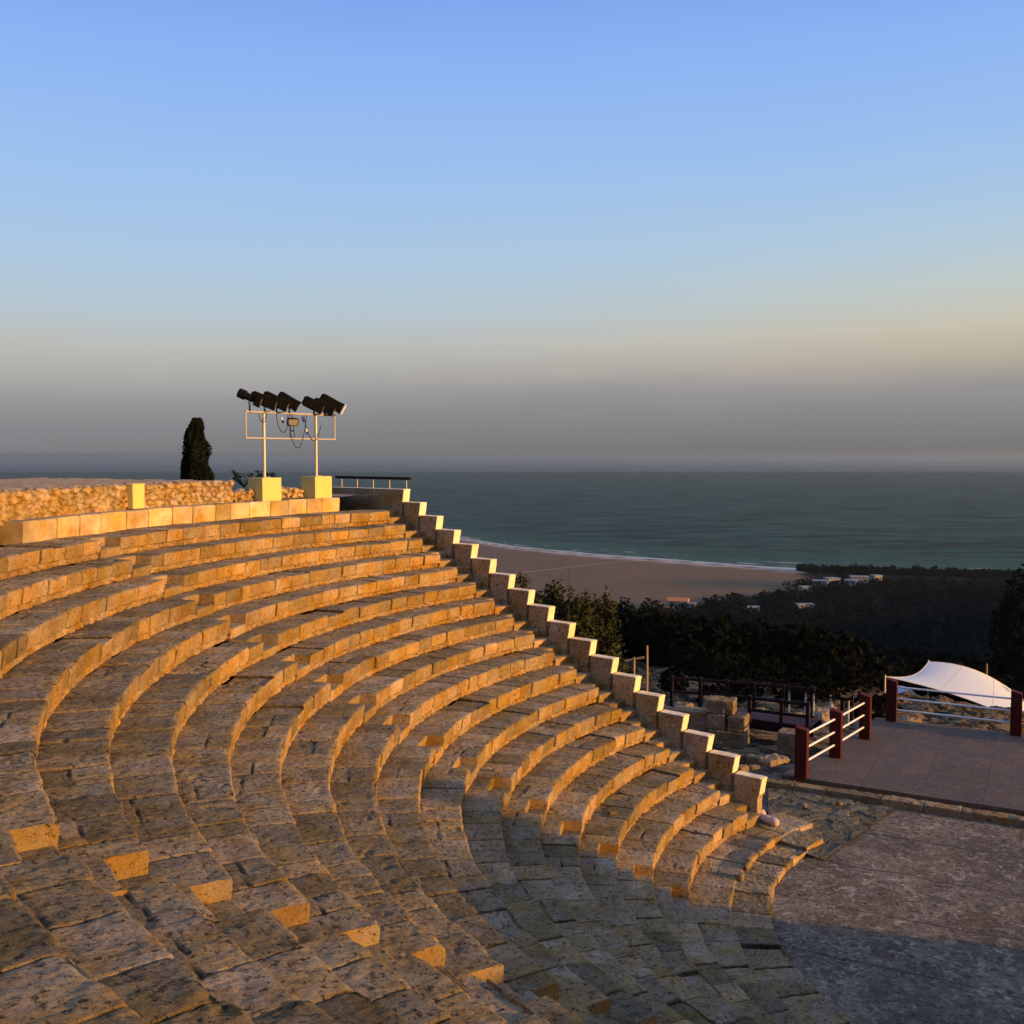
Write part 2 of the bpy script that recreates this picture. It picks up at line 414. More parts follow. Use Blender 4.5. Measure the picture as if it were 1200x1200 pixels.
def row_mesh(mb, R, zt, h, depth, th0, th1, seed, blk=(0.5, 0.85), res=0.045, packing=0.30, rough=1.0, far=None, wob=1.0, split=0.24, tread_res=None):
    rs = np.random.default_rng(seed)
    L = R*(th1-th0)
    J = joints_for(L, blk[0], blk[1], rs)
    u = columns(L, J, res, th0, R, far)
    nb = len(J)-1
    bi = np.clip(np.searchsorted(J, u, side='right')-1, 0, nb-1)
    dj = np.abs(u[:, None]-J[None, 1:-1]).min(1) if nb > 1 else np.full(len(u), 9.0)
    jn = J[1:-1][np.abs(u[:, None]-J[None, 1:-1]).argmin(1)] if nb > 1 else np.zeros(len(u))
    pk = h*packing
    P = []   # dr, dz, nr, nz, kind (0 packing, 1 face, 2 lip, 3 tread)
    if packing > 0:
        for q, o in ((-0.05, 0.10), (0.0, 0.085), (0.25, 0.072), (0.5, 0.066), (0.75, 0.07), (0.97, 0.085)):
            P.append((o, -h+pk*q, -1, 0, 0))
        P.append((0.055, -h+pk+0.004, -0.5, -0.8, 1)); P.append((0.034, -h+pk+0.016, -0.9, -0.3, 1))
        f0, r0 = -h+pk+0.035, 0.030
    else:
        P.append((0.03, -h-0.04, -1, 0, 1)); f0, r0 = -h+0.01, 0.028
    nf = max(2, int((-0.04-f0)/(res*1.1)))
    for i in range(nf+1):
        t = i/nf
        P.append((r0*(1-t)**1.3, f0 + t*(-0.035-f0), -1, 0.05, 1))
    P.append((0.006, -0.013, -0.8, 0.6, 2)); P.append((0.022, -0.002, -0.4, 0.9, 2))
    tr = tread_res or res
    nt_ = max(2, int((depth+0.09-0.045)/tr))
    for i in range(nt_+1):
        P.append((0.045 + (depth+0.09-0.045)*i/nt_, 0.0, 0, 1, 3))
    P = np.array(P); nP = len(P); nU = len(u)
    dr = np.broadcast_to(P[:, 0], (nU, nP)).copy(); dz = np.broadcast_to(P[:, 1], (nU, nP)).copy()
    nr = np.broadcast_to(P[:, 2], (nU, nP)); nz = np.broadcast_to(P[:, 3], (nU, nP)); kd = np.broadcast_to(P[:, 4], (nU, nP))
    U = np.broadcast_to(u[:, None], (nU, nP))
    th = th0 + U/R
    X = OX + (R+dr)*np.cos(th); Y = OY + (R+dr)*np.sin(th); Z = zt + dz
    W = np.stack([X, Y, Z], -1).reshape(-1, 3)
    disp = np.zeros(nU*nP)
    seatmask = (kd > 0).astype(float).ravel()
    if rough > 0:
        disp += fbm(W*2.2+seed, 2, 3)*0.010*rough
        disp += fbm(W*9.0, 3, 5)*0.0085*rough + fbm(W*24.0, 2, 6)*0.006*rough
        big = vnoise(W*3.1+5.5, 9); med = vnoise(W*11.0, 21)
        lip = np.exp(-((np.where(kd.ravel() == 3, dr.ravel(), np.where(kd.ravel() == 2, 0, -dz.ravel())))/0.05)**2)*seatmask
        disp -= lip*(np.clip(big, 0, 1)*0.05 + np.clip(med, 0, 1)*0.022)*rough
        pit = smooth(0.52, 0.8, vnoise(W*6.3+31, 33))*smooth(-0.1, 0.4, vnoise(W*1.1, 41))
        disp -= pit*0.024*rough*(kd.ravel() == 3)
    # per-block offsets
    tint_b = np.clip(rs.normal(0.5, 0.24, nb), 0, 1)
    odd = rs.random(nb) < 0.10
    tint_b[odd] = rs.choice([0.02, 1.0], odd.sum())
    bz = rs.normal(0, 0.0075, nb)*wob; br = rs.normal(0, 0.012, nb)*wob; bt = rs.normal(0, 0.008, nb)*wob
    worn = rs.random(nb) < 0.06
    bz[worn] -= rs.uniform(0.02, 0.06, worn.sum())*wob
    cen = (J[:-1]+J[1:])/2
    mz = (bz[bi] + bt[bi]*(u-cen[bi]))[:, None]*np.ones((1, nP))
    mr = br[bi][:, None]*np.ones((1, nP))
    gd = rs.uniform(0.012, 0.06, len(J))
    jw = rs.uniform(0.6, 1.5, len(J))
    jidx = np.clip(np.searchsorted(J, jn), 0, len(J)-1)
    groove = (np.exp(-(dj/(0.011*jw[jidx]))**2)*gd[jidx] + np.exp(-(dj/0.045)**2)*0.005)[:, None]*np.ones((1, nP))*min(1.0, 0.35+0.65*rough)
    disp -= groove.ravel()*seatmask
    tint = tint_b[bi][:, None]*np.ones((1, nP))
    joint = np.exp(-(dj/(0.010*jw[jidx]))**2)[:, None]*seatmask.reshape(nU, nP)
    # seam across the tread of some blocks
    sp_on = rs.random(nb) < split
    sp_at = rs.uniform(0.36, 0.60, nb)*depth/0.75
    if depth > 0.5:
        sd_ = np.abs(dr - (sp_at[bi][:, None] + 0.03*np.sin(U*3+seed)))
        on = sp_on[bi][:, None]*(kd == 3)
        disp -= (np.exp(-(sd_/0.012)**2)*0.020*on).ravel()
        joint = np.maximum(joint, np.exp(-(sd_/0.012)**2)*on)
        back = (dr > sp_at[bi][:, None])*on
        tint = np.where(back > 0, np.roll(tint_b, 3)[bi][:, None], tint)
        mz = mz + back*rs.normal(-0.004, 0.007, nb)[bi][:, None]
    # packing stones
    pm = (kd == 0).ravel()
    if packing > 0 and rough > 0:
        q2 = np.stack([U.ravel()[pm]/0.19 + seed*7.3, (dz.ravel()[pm]+h)/0.11], 1)
        F1, F2, V = cells(q2, seed)
        disp[pm] += smooth(0.0, 0.35, F2-F1)*0.05 - 0.03 + (V-0.5)*0.03
        tt = tint.ravel(); tt[pm] = 0.35+0.65*V; tint = tt.reshape(nU, nP)
    Dp = disp.reshape(nU, nP)
    rr = R + dr + nr*Dp + mr*(kd > 0)*np.where(kd == 3, 0, 1)
    zz = zt + dz + nz*Dp + mz*(kd >= 2)
    X = OX + rr*np.cos(th); Y = OY + rr*np.sin(th)
    V = np.stack([X, Y, zz], -1).reshape(-1, 3)
    n0 = mb.n
    mb.add(V, grid_faces(nU, nP, flip=True), joint=joint.ravel(), tint=tint.ravel(), top=np.where(kd == 3, 1.0, np.where(kd == 2, 0.35, 0.0)).ravel())
    # closed ends
    for c, rev in ((0, False), (nU-1, True)):
        idx = np.arange(nP) + c*nP
        t = th0 + u[c]/R
        b1 = (OX+(R+depth+0.09)*math.cos(t), OY+(R+depth+0.09)*math.sin(t), zt-h-0.05)
        vv = np.concatenate([V[idx], [b1]])
        f = np.arange(nP+1)
        mb.add(vv, [f[::-1] if not rev else f], tint=0.5, top=0.0)
    return mb

def th_end(R, off=BEND):            # angle of the far end of a row
    return AEND + math.asin(off/R)

amph = thing('amphitheatre', 'curved tiers of weathered limestone seats falling to the round orchestra', 'amphitheatre', (OX, OY, -0.6))
STW = 0.80
for k in range(18):
    R = R17+(17-k)*D; zt = (17-k)*H
    dep = D if k > 0 else 1.24
    mb = MB(); row_mesh(mb, R, zt, H, dep, th_end(R), ST1, 100+k, res=0.05, far=None, blk=(0.55, 0.95) if k < 9 else (0.42, 0.8), rough=0.75 if k < 6 else 1.0); mb.build('seat_row', LIME, amph)
    mb = MB(); row_mesh(mb, R, zt, H, dep, ST1+STW/R, ST2, 200+k, res=0.036, blk=(0.42, 0.85), rough=1.15); mb.build('seat_row', LIME, amph)
    mb = MB(); row_mesh(mb, R, zt, H, dep, ST2+STW/R, ST3, 300+k, res=0.036, far=4.06, blk=(0.5, 0.95), rough=1.15); mb.build('seat_row', LIME, amph)

def stair(tfun0, tfun1, seed, kmax=18, rough=1.0, nolast=False):
    root = MB()
    # a hidden core under the flight so that the stairway itself is a mesh
    steps = []
    for k in range(kmax):
        R = R17+(17-k)*D; zt = (17-k)*H
        for half in (0, 1):
            mb = MB()
            Rr = R + half*D/2
            z = zt - H/2 + half*H/2
            dep = D/2 if not (k == 0 and half == 1) else 0.86
            row_mesh(mb, Rr, z, H/2, dep-0.05, tfun0(Rr)+0.006/Rr, tfun1(Rr)-0.006/Rr, seed+k*2+half, res=0.05, packing=0.0, rough=rough, blk=(0.9, 1.4), wob=0.7, split=0)
            steps.append(mb)
    return steps
for sid, (f0, f1) in enumerate(((lambda R: AEND+math.asin(-1.26/R), lambda R: th_end(R)),
                                (lambda R: ST1, lambda R: ST1+STW/R), (lambda R: ST2, lambda R: ST2+STW/R))):
    st = empty('stairway', (0, 0, 0)); st.parent = amph
    st.location = (0, 0, 0); st['_w'] = amph['_w']
    for mb in stair(f0, f1, 500+sid*60, rough=0.8): mb.build('step', LIME, st)

# the wing out of the frame: plain rows and its stepped end wall
mb = MB()
A2 = ST3 + 1.19 - 0.02
wing_end = math.radians(320.0); WOFF = 1.35
for k in range(18):
    R = R17+(17-k)*D; zt = (17-k)*H
    row_mesh(mb, R, zt, H, D if k > 0 else 1.24, ST3+0.01/R, wing_end+WOFF/R, 700+k, res=0.3, packing=0.0, rough=0.0, blk=(0.8, 1.3), split=0)
    c = np.array(POL(R+D/2+0.02, wing_end + (WOFF+0.55)/R, 0))
    t = wing_end
    M = np.array([[math.cos(t), math.sin(t), 0], [-math.sin(t), math.cos(t), 0], [0, 0, 1]])
    rbox(mb, (c[0], c[1], zt-0.25), M, (D/2-0.003, 0.55, 0.93), 0.02, 0.0, 1.0, 1, tint=0.5)
mb.build('seating_wing', LIME, amph)

# lower terrace round the orchestra and the broken kerb on it
mb = MB(); row_mesh(mb, 7.95, -0.42, 0.25, 0.95, math.radians(126), ST3+1.0, 801, res=0.045, packing=0.0, blk=(0.5, 1.0), rough=1.2, wob=0.6, split=0.6, far=3.7)
mb.build('lower_walkway', LIME, amph)
mb = MB(); row_mesh(mb, 7.15, -0.455, 0.25, 0.80, math.radians(131), ST3+1.0, 802, res=0.045, packing=0.0, blk=(0.35, 0.8), rough=1.5, wob=1.6, split=0.0, far=3.7)
mb.build('orchestra_kerb', LIME, amph)
rs = np.random.default_rng(5)
t = math.radians(134.0)
while t < math.radians(160):
    w = rs.uniform(0.22, 0.5)
    if rs.random() < 0.72:
        c = POL(7.93+rs.normal(0, 0.02), t+w/2/7.9, -0.40)
        a = t+w/2/7.9
        M = np.array([[math.cos(a), math.sin(a), 0], [-math.sin(a), math.cos(a), 0], [0, 0, 1]])
        mb = MB(); rbox(mb, c, M, (rs.uniform(0.05, 0.085), w/2-0.01, rs.uniform(0.05, 0.09)), 0.035, 0.03, 0.05, int(rs.integers(99)), tint=rs.random())
        mb.build('kerb_stone', LIME, amph)
    t += w/7.9

# ------------------------------------------------------------------ stepped end wall
ew = thing('stepped_wall', 'zigzag topped limestone wall running down the far end of the seating', 'wall', AO(15, -1.42, -0.6))
Mw = np.array([[dv[0], dv[1], 0], [nv[0], nv[1], 0], [0, 0, 1]])
for i in range(18):
    R = R17+(17-i)*D; zt = (17-i)*H
    al0 = math.sqrt(R*R-2.46)+0.09
    L = D-0.004 if i > 0 else 3.65
    topz = zt+0.685; bot = max(zt-0.10, -0.45) if i < 17 else -0.45
    hh = (topz-bot)/2
    rs = np.random.default_rng(900+i)
    def warp(Q, L=L, hh=hh):
        q = Q.copy()
        f = np.clip((hh-Q[:, 2])/0.42, 0, 1.25)               # undercut front end
        q[:, 0] += 0.075*f*(Q[:, 0] < -L/2+0.08)
        return q
    mb = MB()
    rbox(mb, AO(al0+L/2, -1.42+rs.normal(0, 0.006), (topz+bot)/2), Mw, (L/2, 0.148, hh), 0.010, 0.018, 0.05, 900+i, warp=warp, scale=5.0, tint=float(np.clip(rs.normal(0.5, 0.2), 0, 1)))
    blk_o = mb.build('wall_block', WALLM, ew)
    # added cream slabs; sun on the front end and top put into the colour
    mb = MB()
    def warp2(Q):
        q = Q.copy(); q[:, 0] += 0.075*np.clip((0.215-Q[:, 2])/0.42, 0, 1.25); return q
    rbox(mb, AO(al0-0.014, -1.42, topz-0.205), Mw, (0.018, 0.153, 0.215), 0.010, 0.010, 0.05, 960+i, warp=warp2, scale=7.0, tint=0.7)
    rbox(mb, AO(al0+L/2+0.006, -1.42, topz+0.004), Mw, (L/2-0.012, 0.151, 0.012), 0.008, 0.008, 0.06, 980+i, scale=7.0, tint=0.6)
    mb.build('sunlit_edge', EDGE, ew)
# body of masonry under the steps of the wall
mb = MB()
for i in range(18):
    R = R17+(17-i)*D; zt = (17-i)*H
    al0 = math.sqrt(R*R-2.46)+0.105
    L = D-0.006 if i > 0 else 3.6
    b = -0.7; tp = max(zt-0.103, -0.452)
    if tp-b < 0.1: continue
    rbox(mb, AO(al0+L/2+0.085, -1.422, (tp+b)/2), Mw, (L/2, 0.142, (tp-b)/2), 0.008, 0.012, 0.12, 930+i, tint=float(np.random.default_rng(i).random()*0.6))
mb.build('lower_masonry', WALLM, ew)

# ------------------------------------------------------------------ parapet, rubble walls, terrace behind
mb = MB(); row_mesh(mb, 22.7, 7.585, 0.46, 0.66, math.radians(142.25), math.radians(174.4), 950, res=0.05, packing=0.0, blk=(0.62, 1.0), rough=0.4, wob=0.35, split=0)
o = mb.build('parapet_wall', ASH, None, base=POL(22.8, math.radians(158), 7.13)); tag(o, 'low wall of smooth square blocks behind the top row of seats', 'wall')
mb = MB(); row_mesh(mb, 22.7, 7.585, 0.46, 0.36, math.radians(178.2), math.radians(226), 951, res=0.2, packing=0.0, blk=(0.62, 1.0), rough=0.3, wob=0.35, split=0)
o = mb.build('parapet_wall', ASH, None, base=POL(22.8, math.radians(200), 7.13)); tag(o, 'low smooth block wall carrying on behind the top row, left of the stair gap', 'wall')

def rubble(mb, R, th0, th1, z0, z1, thick, cell, seed, res=0.03, amp=0.09, toprag=0.05):
    L = R*(th1-th0); nu = int(L/res)+2
    u = np.linspace(0, L, nu)
    nz_ = max(3, int((z1-z0)/res)); ntop = max(3, int(thick/(res*2)))
    prof = [(0.0, z0+(z1-z0)*i/nz_, -1, 0, 0) for i in range(nz_+1)] + [(0.03+(thick-0.03)*i/ntop, z1+0.01, 0, 1, 1) for i in range(ntop+1)]
    prof += [(thick+0.02, z0, 1, 0, 0)]
    P = np.array(prof); nP = len(P)
    U = np.broadcast_to(u[:, None], (nu, nP)).ravel(); V = np.broadcast_to((P[:, 1]-np.where(P[:, 4] > 0, -P[:, 0], 0))[None, :], (nu, nP)).ravel()
    wob = vnoise(np.stack([U*2.6, V*2.6, U*0], 1), seed)*0.38 + vnoise(np.stack([U*9, V*9, U*0], 1), seed+1)*0.05
    F1, F2, C = cells(np.stack([U/cell+wob+seed, V/(cell*0.72)+wob*0.7], 1), seed)
    d = smooth(0.0, 0.16, F2-F1)*amp - amp*0.75 + (C-0.5)*amp*1.3 + (F1-0.4)*(_hash((C*9999).astype(np.int64), (C*777).astype(np.int64), (C*0).astype(np.int64), 5)-0.5)*amp*1.1
    th = th0+U/R
    dr = np.broadcast_to(P[:, 0], (nu, nP)).ravel(); zz = np.broadcast_to(P[:, 1], (nu, nP)).ravel().copy()
    nr = np.broadcast_to(P[:, 2], (nu, nP)).ravel(); nz2 = np.broadcast_to(P[:, 3], (nu, nP)).ravel()
    X3 = np.stack([U*7, zz*7, dr*7], 1)
    d = d + fbm(X3, 3, seed+4)*amp*0.45 + fbm(X3*4, 2, seed+6)*amp*0.2
    rag = vnoise(np.stack([U*1.7, U*0, U*0], 1), seed+9)*toprag*smooth(z0, z1, zz)
    r = R+dr+nr*d; z = zz + nz2*d*0.6 + rag
    Vt = np.stack([OX+r*np.cos(th), OY+r*np.sin(th), z], 1)
    mb.add(Vt, grid_faces(nu, nP, flip=True), tint=0.2+0.8*C, top=np.where(nz2 > 0, 0.8, 0.0))
    for c, rev in ((0, False), (nu-1, True)):
        f = np.arange(nP)
        mb.add(Vt[c*nP:(c+1)*nP], [f[::-1] if not rev else f], tint=0.5)
    return mb
mb = rubble(MB(), 23.12, math.radians(152.5), math.radians(226), 7.5, 8.185, 0.5, 0.20, 21, toprag=0.02)
o = mb.build('rubble_wall', RUBBLE, None, base=POL(23.3, math.radians(170), 7.5)); tag(o, 'rough rubble retaining wall with a flat top above the upper seats', 'wall')
mb = rubble(MB(), 23.18, math.radians(150.2), math.radians(152.3), 7.5, 7.84, 0.4, 0.18, 23, toprag=0.09)
o = mb.build('rubble_wall', RUBBLE, None, base=POL(23.3, math.radians(152), 7.5)); tag(o, 'short low heap of rubble stones left of the first yellow plinth', 'wall')
mb = rubble(MB(), 23.25, math.radians(144.9), math.radians(148.2), 7.5, 7.88, 0.4, 0.22, 25, toprag=0.05)
o = mb.build('rubble_wall', RUBBLE, None, base=POL(23.3, math.radians(146), 7.5)); tag(o, 'low rubble course between the two yellow plinths', 'wall')

# terrace ground behind the walls
def sector(mb, r0, r1, t0, t1, z, res=0.25, amp=0.03, seed=0, zfall=0.0, **at):
    nr = max(2, int((r1-r0)/res)); nt = max(2, int((t1-t0)*r1/res))
    r = np.linspace(r0, r1, nr+1); t = np.linspace(t0, t1, nt+1)
    T, R = np.meshgrid(t, r, indexing='ij')
    V = np.stack([OX+R*np.cos(T), OY+R*np.sin(T), np.full_like(R, z)], -1).reshape(-1, 3)
    V[:, 2] += fbm(V*2.5, 3, seed)*amp - zfall*(R.ravel()-r0)
    mb.add(V, grid_faces(nt+1, nr+1, flip=True), **at)
    return mb
mb = sector(MB(), 23.55, 31.6, math.radians(152.2), math.radians(250), 8.19, 0.10, 0.07, 3, 0.0, tint=0.7, top=0.6)
sector(mb, 31.6, 31.7, math.radians(152.2), math.radians(250), 8.15, 0.2, 0.0, 3, 30.0, tint=0.6, top=0.8)
kind(mb.build('upper_terrace', RUBBLE), 'structure')
mb = sector(MB(), 23.05, 26.5, math.radians(138.2), math.radians(152.15), 7.60, 0.15, 0.04, 4, 0.0, tint=0.4, top=1.0)
kind(mb.build('terrace_ledge', RUBBLE), 'structure')
# a few flat slabs lying behind the plinths
for i, (al, off, z, sx, sy, sz, yw) in enumerate(((23.9, 1.1, 7.70, 0.55, 0.35, 0.09, 20), (24.4, 2.0, 7.72, 0.5, 0.3, 0.10, 5))):
    mb = rbox(MB(), AO(al, off, z), yawM(yw), (sx, sy, sz), 0.03, 0.03, 0.08, 40+i, tint=0.6)
    o = mb.build('stone_slab', RUBBLE, None, base=AO(al, off, 7.6)); tag(o, ('grey flat slab lying just behind the right yellow plinth', 'pale flat slab lying between the two lamp plinths at the back')[i], 'stone slab', 'slabs behind the plinths')

# yellow cabinet on the rubble wall
cb = POL(23.02, math.radians(162.6), 7.58)
er = np.array([math.cos(math.radians(162.6)), math.sin(math.radians(162.6)), 0]); et = np.array([-er[1], er[0], 0])
Mc = np.array([er, et, [0, 0, 1]])
cab = thing('electric_cabinet', 'small pale yellow cabinet standing against the rubble wall', 'cabinet', cb)
rbox(MB(), np.array(cb)+[0, 0, 0.33], Mc, (0.10, 0.23, 0.31), 0.012, 0, 1, 0).build('housing', YELLOW, cab)
rbox(MB(), np.array(cb)+[0, 0, 0.64], Mc, (0.12, 0.25, 0.015), 0.008, 0, 1, 0).build('lid', YELLOW, cab)
rbox(MB(), np.array(cb)-er*0.103+[0, 0, 0.32], Mc, (0.006, 0.195, 0.26), 0.004, 0, 1, 0).build('door', YELLOW, cab)

# ------------------------------------------------------------------ plinths and floodlight frame
ch = np.array([0.53, 0.848, 0.0]); ou = np.array([-0.848, 0.53, 0.0])
C1 = np.array([-7.50, 30.76, 0.0]); C2 = np.array([-6.30, 32.68, 0.0])
Mp = np.array([ch, ou, [0, 0, 1]])
for c, lab, g in ((C1, 'pale yellow concrete plinth under the left pole of the floodlight frame', 1), (C2, 'pale yellow concrete plinth under the right pole, next to the dark handrail', 2)):
    mb = rbox(MB(), c+[0, 0, 7.925], Mp, (0.39, 0.31, 0.35), 0.012, 0.004, 0.12, g)
    o = mb.build('lamp_plinth', YELLOW, None, base=c+[0, 0, 7.575]); tag(o, lab, 'plinth', 'yellow plinths of the floodlights')
fr = thing('floodlight_frame', 'pale steel frame of two poles and crossbars on yellow plinths', 'lamp frame', (C1+C2)/2+np.array([0, 0, 8.28]))
for c in (C1, C2):
    mb = MB(); tube(mb, [c+[0, 0, 8.275], c+[0, 0, 10.27]], 0.045, 12); p = mb.build('pole', GALV, fr, smooth_shade=False)
    rbox(MB(), c+[0, 0, 8.284], Mp, (0.13, 0.13, 0.009), 0.003, 0, 1, 0).build('foot_plate', GALV, p)
def bar_pt(s, z): return C1 + ch*s + np.array([0, 0, z])
for z, r in ((10.245, 0.030), (9.465, 0.024)):
    mb = MB(); tube(mb, [bar_pt(-0.80, z)+ou*-0.06, bar_pt(3.12, z)+ou*-0.06], r, 8); mb.build('crossbar', GALV, fr)
for s in (-0.78, 3.09):
    mb = MB(); tube(mb, [bar_pt(s, 9.465)+ou*-0.06, bar_pt(s, 10.245)+ou*-0.06], 0.024, 8); mb.build('end_bar', GALV, fr)

LD = np.array([0.88, 0.12, -0.44]); LD /= np.linalg.norm(LD)
def lamp(s, kindl, label, dz=0.0, pitch=0.0, length=0.40, yaw=0.0):
    base = bar_pt(s, 10.27)+ou*-0.06
    t = thing('stage_light', label, 'floodlight', base, 'black stage lights along the crossbar')
    d = LD + np.array([0, 0, pitch]) + ch*yaw; d /= np.linalg.norm(d)
    ax, sy, sz = frame_axes(d)
    c = base + np.array([0, 0, 0.30+dz])
    hb = MB()
    if kindl == 'round':
        prof = [(-length, 0.10), (-length+0.03, 0.145), (-length*0.35, 0.15), (-length*0.30, 0.115), (length*0.6, 0.10), (length*0.62, 0.125), (length, 0.13)]
        tube(hb, [c+ax*a for a, _ in prof], [b for _, b in prof], 14)
    else:
        box_axes(hb, c-ax*length*0.25, ax, None, sy, sz, (length*0.75, 0.165, 0.17), 1.0, 0.03)
        box_axes(hb, c-ax*length*1.08, ax, None, sy, sz, (length*0.10, 0.12, 0.12), 1.25, 0.02)
    hous = hb.build('housing', BLACK, t)
    # front hood with four barn doors / frame
    fb = MB()
    box_axes(fb, c+ax*(length*0.75), ax, None, sy, sz, (length*0.25, 0.16, 0.165), 1.10, 0.012)
    fb.build('front_hood', BLACK, t)
    if kindl == 'framed':
        gm = MB(); e = c+ax*(length+0.05); w = 0.16
        pts = [e+sy*w+sz*w, e-sy*w+sz*w, e-sy*w-sz*w, e+sy*w-sz*w]
        for i in range(4): tube(gm, [pts[i], pts[(i+1) % 4]], 0.024, 6)
        gm.build('gel_frame', WHITE, t)
    gl = MB(); tube(gl, [c+ax*(length+0.002), c+ax*(length+0.008)], 0.105, 14); gl.build('lens', GLASS, t)
    # yoke: two arms and a strap round the bar
    ym = MB()
    for sg in (-1, 1):
        tube(ym, [c+sy*sg*0.165, c+sy*sg*0.165-np.array([0, 0, 0.22]), base+sy*sg*0.05+[0, 0, 0.03]], 0.014, 6)
    tube(ym, [base+[0, 0, 0.05], base-[0, 0, 0.06]], 0.03, 8)
    ym.build('yoke', BLACK, t)
    return t
lamp(-0.62, 'round', 'leftmost black stage light, round backed, at the end of the crossbar', 0.10, 0.05, 0.36)
lamp(-0.02, 'box', 'black box stage light over the left pole, second from the left end', 0.02, 0.08, 0.36)
lamp(0.48, 'box', 'long black box stage light just right of the left pole', 0.02, 0.0, 0.37)
lamp(1.02, 'box', 'black box stage light above the small hanging floodlight', 0.04, -0.10, 0.32)
lamp(2.12, 'box', 'black box stage light just left of the right pole', -0.02, 0.0, 0.31)
lamp(2.62, 'box', 'low black box stage light right of the right pole', -0.06, 0.0, 0.33)
lamp(2.98, 'framed', 'rightmost black stage light with a square white frame at its front', 0.06, -0.05, 0.36)
# small halogen floodlight hanging under the crossbar
hb0 = bar_pt(1.18, 10.20)-ou*0.02
fl = thing('hanging_floodlight', 'small square floodlight with a glass front hanging below the crossbar', 'floodlight', hb0)
hd = np.array([0.55, -0.75, -0.35]); ax, sy, sz = frame_axes(hd)
c = hb0+np.array([0, 0, -0.20])
mb = MB(); box_axes(mb, c, ax, None, sy, sz, (0.07, 0.15, 0.10), 1.25, 0.02); mb.build('housing', BLACK, fl)
mb = MB(); box_axes(mb, c+ax*0.075, ax, None, sy, sz, (0.004, 0.155, 0.095), 1.0, 0.01); mb.build('glass', GLASS, fl)
mb = MB()
for w, a, b in ((0.05, -0.10, -0.28), (0.07, -0.30, -0.56)):
    p4 = [c+sy*w+[0, 0, a], c+sy*w+[0, 0, b], c-sy*w+[0, 0, b], c-sy*w+[0, 0, a]]
    for i in range(4): tube(mb, [p4[i], p4[(i+1) % 4]], 0.011, 6)
tube(mb, [c+[0, 0, 0.08], hb0+[0, 0, 0.04]], 0.015, 6)
mb.build('bracket', BLACK, fl)
# cables: loops under the bar
def cable(s0, s1, sag, label, z0=10.2, z1=10.2):
    mb = MB(); pts = []
    for i in range(17):
        t = i/16
        pts.append(bar_pt(s0+(s1-s0)*t, z0+(z1-z0)*t - sag*4*t*(1-t)) - ou*0.10 + ou*0.02*math.sin(7*t))
    tube(mb, pts, 0.011, 5)
    o = mb.build('cable', BLACK, None, base=pts[0]); tag(o, label, 'cable', 'black cables on the floodlight frame')
cable(-0.30, 0.05, 0.26, 'short black cable looping under the left end of the crossbar')
cable(0.42, 1.0, 0.55, 'black cable loop hanging left of the small floodlight')
cable(0.9, 1.75, 1.02, 'long black cable hanging in a deep loop below the small floodlight')
cable(1.62, 2.40, 0.62, 'black cable swinging from the crossbar to the right pole', 10.2, 9.9)
for i, (s, z) in enumerate(((0.62, 10.05), (0.86, 9.98), (1.52, 10.10), (1.68, 9.72))):
    c = bar_pt(s, z)-ou*0.13
    t = thing('plug_connector', ('small white and black plug left of the hanging floodlight', 'blue plug hanging close to the left of the floodlight', 'blue plug hanging to the right of the floodlight', 'lowest plug with a blue end, near the right pole')[i], 'plug', c, 'plugs hanging from the crossbar')
    tube(MB(), [c+[0, 0, 0.06], c+[0.02, 0, -0.03]], 0.028, 8).build('socket', WHITE if i in (0, 3) else BLUE, t)
    tube(MB(), [c+[0.02, 0, -0.03], c+[0.05, 0, -0.11]], 0.032, 8).build('plug', BLUE if i else BLACK, t)

# dark handrail over the top of the end wall
hr = thing('handrail', 'flat dark red handrail on thin posts above the top of the stepped wall', 'handrail', AO(23, -1.42, 7.81))
box_axes(MB(), AO(23.25, -1.42, 8.175), np.array([dv[0], dv[1], 0]), None, np.array([nv[0], nv[1], 0]), np.array([0, 0, 1.0]), (1.85, 0.05, 0.045), 1.0, 0.012).build('rail', DARKW, hr)
for al in (21.6, 22.4, 23.2, 24.0, 24.8):
    tube(MB(), [AO(al, -1.42, 7.78), AO(al, -1.42, 8.13)], 0.014, 6).build('post', GALV, hr)

# ------------------------------------------------------------------ orchestra floor, pavement, stage
def disc(mb, r, z, n=96, rings=30, amp=0.0, t0=0.0, t1=2*PI):
    rr = np.linspace(0.01, r, rings); tt = np.linspace(t0, t1, n+1)
    T, R = np.meshgrid(tt, rr, indexing='ij')
    V = np.stack([OX+R*np.cos(T), OY+R*np.sin(T), np.full_like(R, z)], -1).reshape(-1, 3)
    if amp: V[:, 2] += fbm(V*1.2, 4, 77)*amp
    return mb.add(V, grid_faces(n+1, rings, flip=True))
mb = disc(MB(), 12.5, -0.605, 220, 110, 0.022); kind(mb.build('orchestra_floor', FLOORM, smooth_shade=True), 'structure')

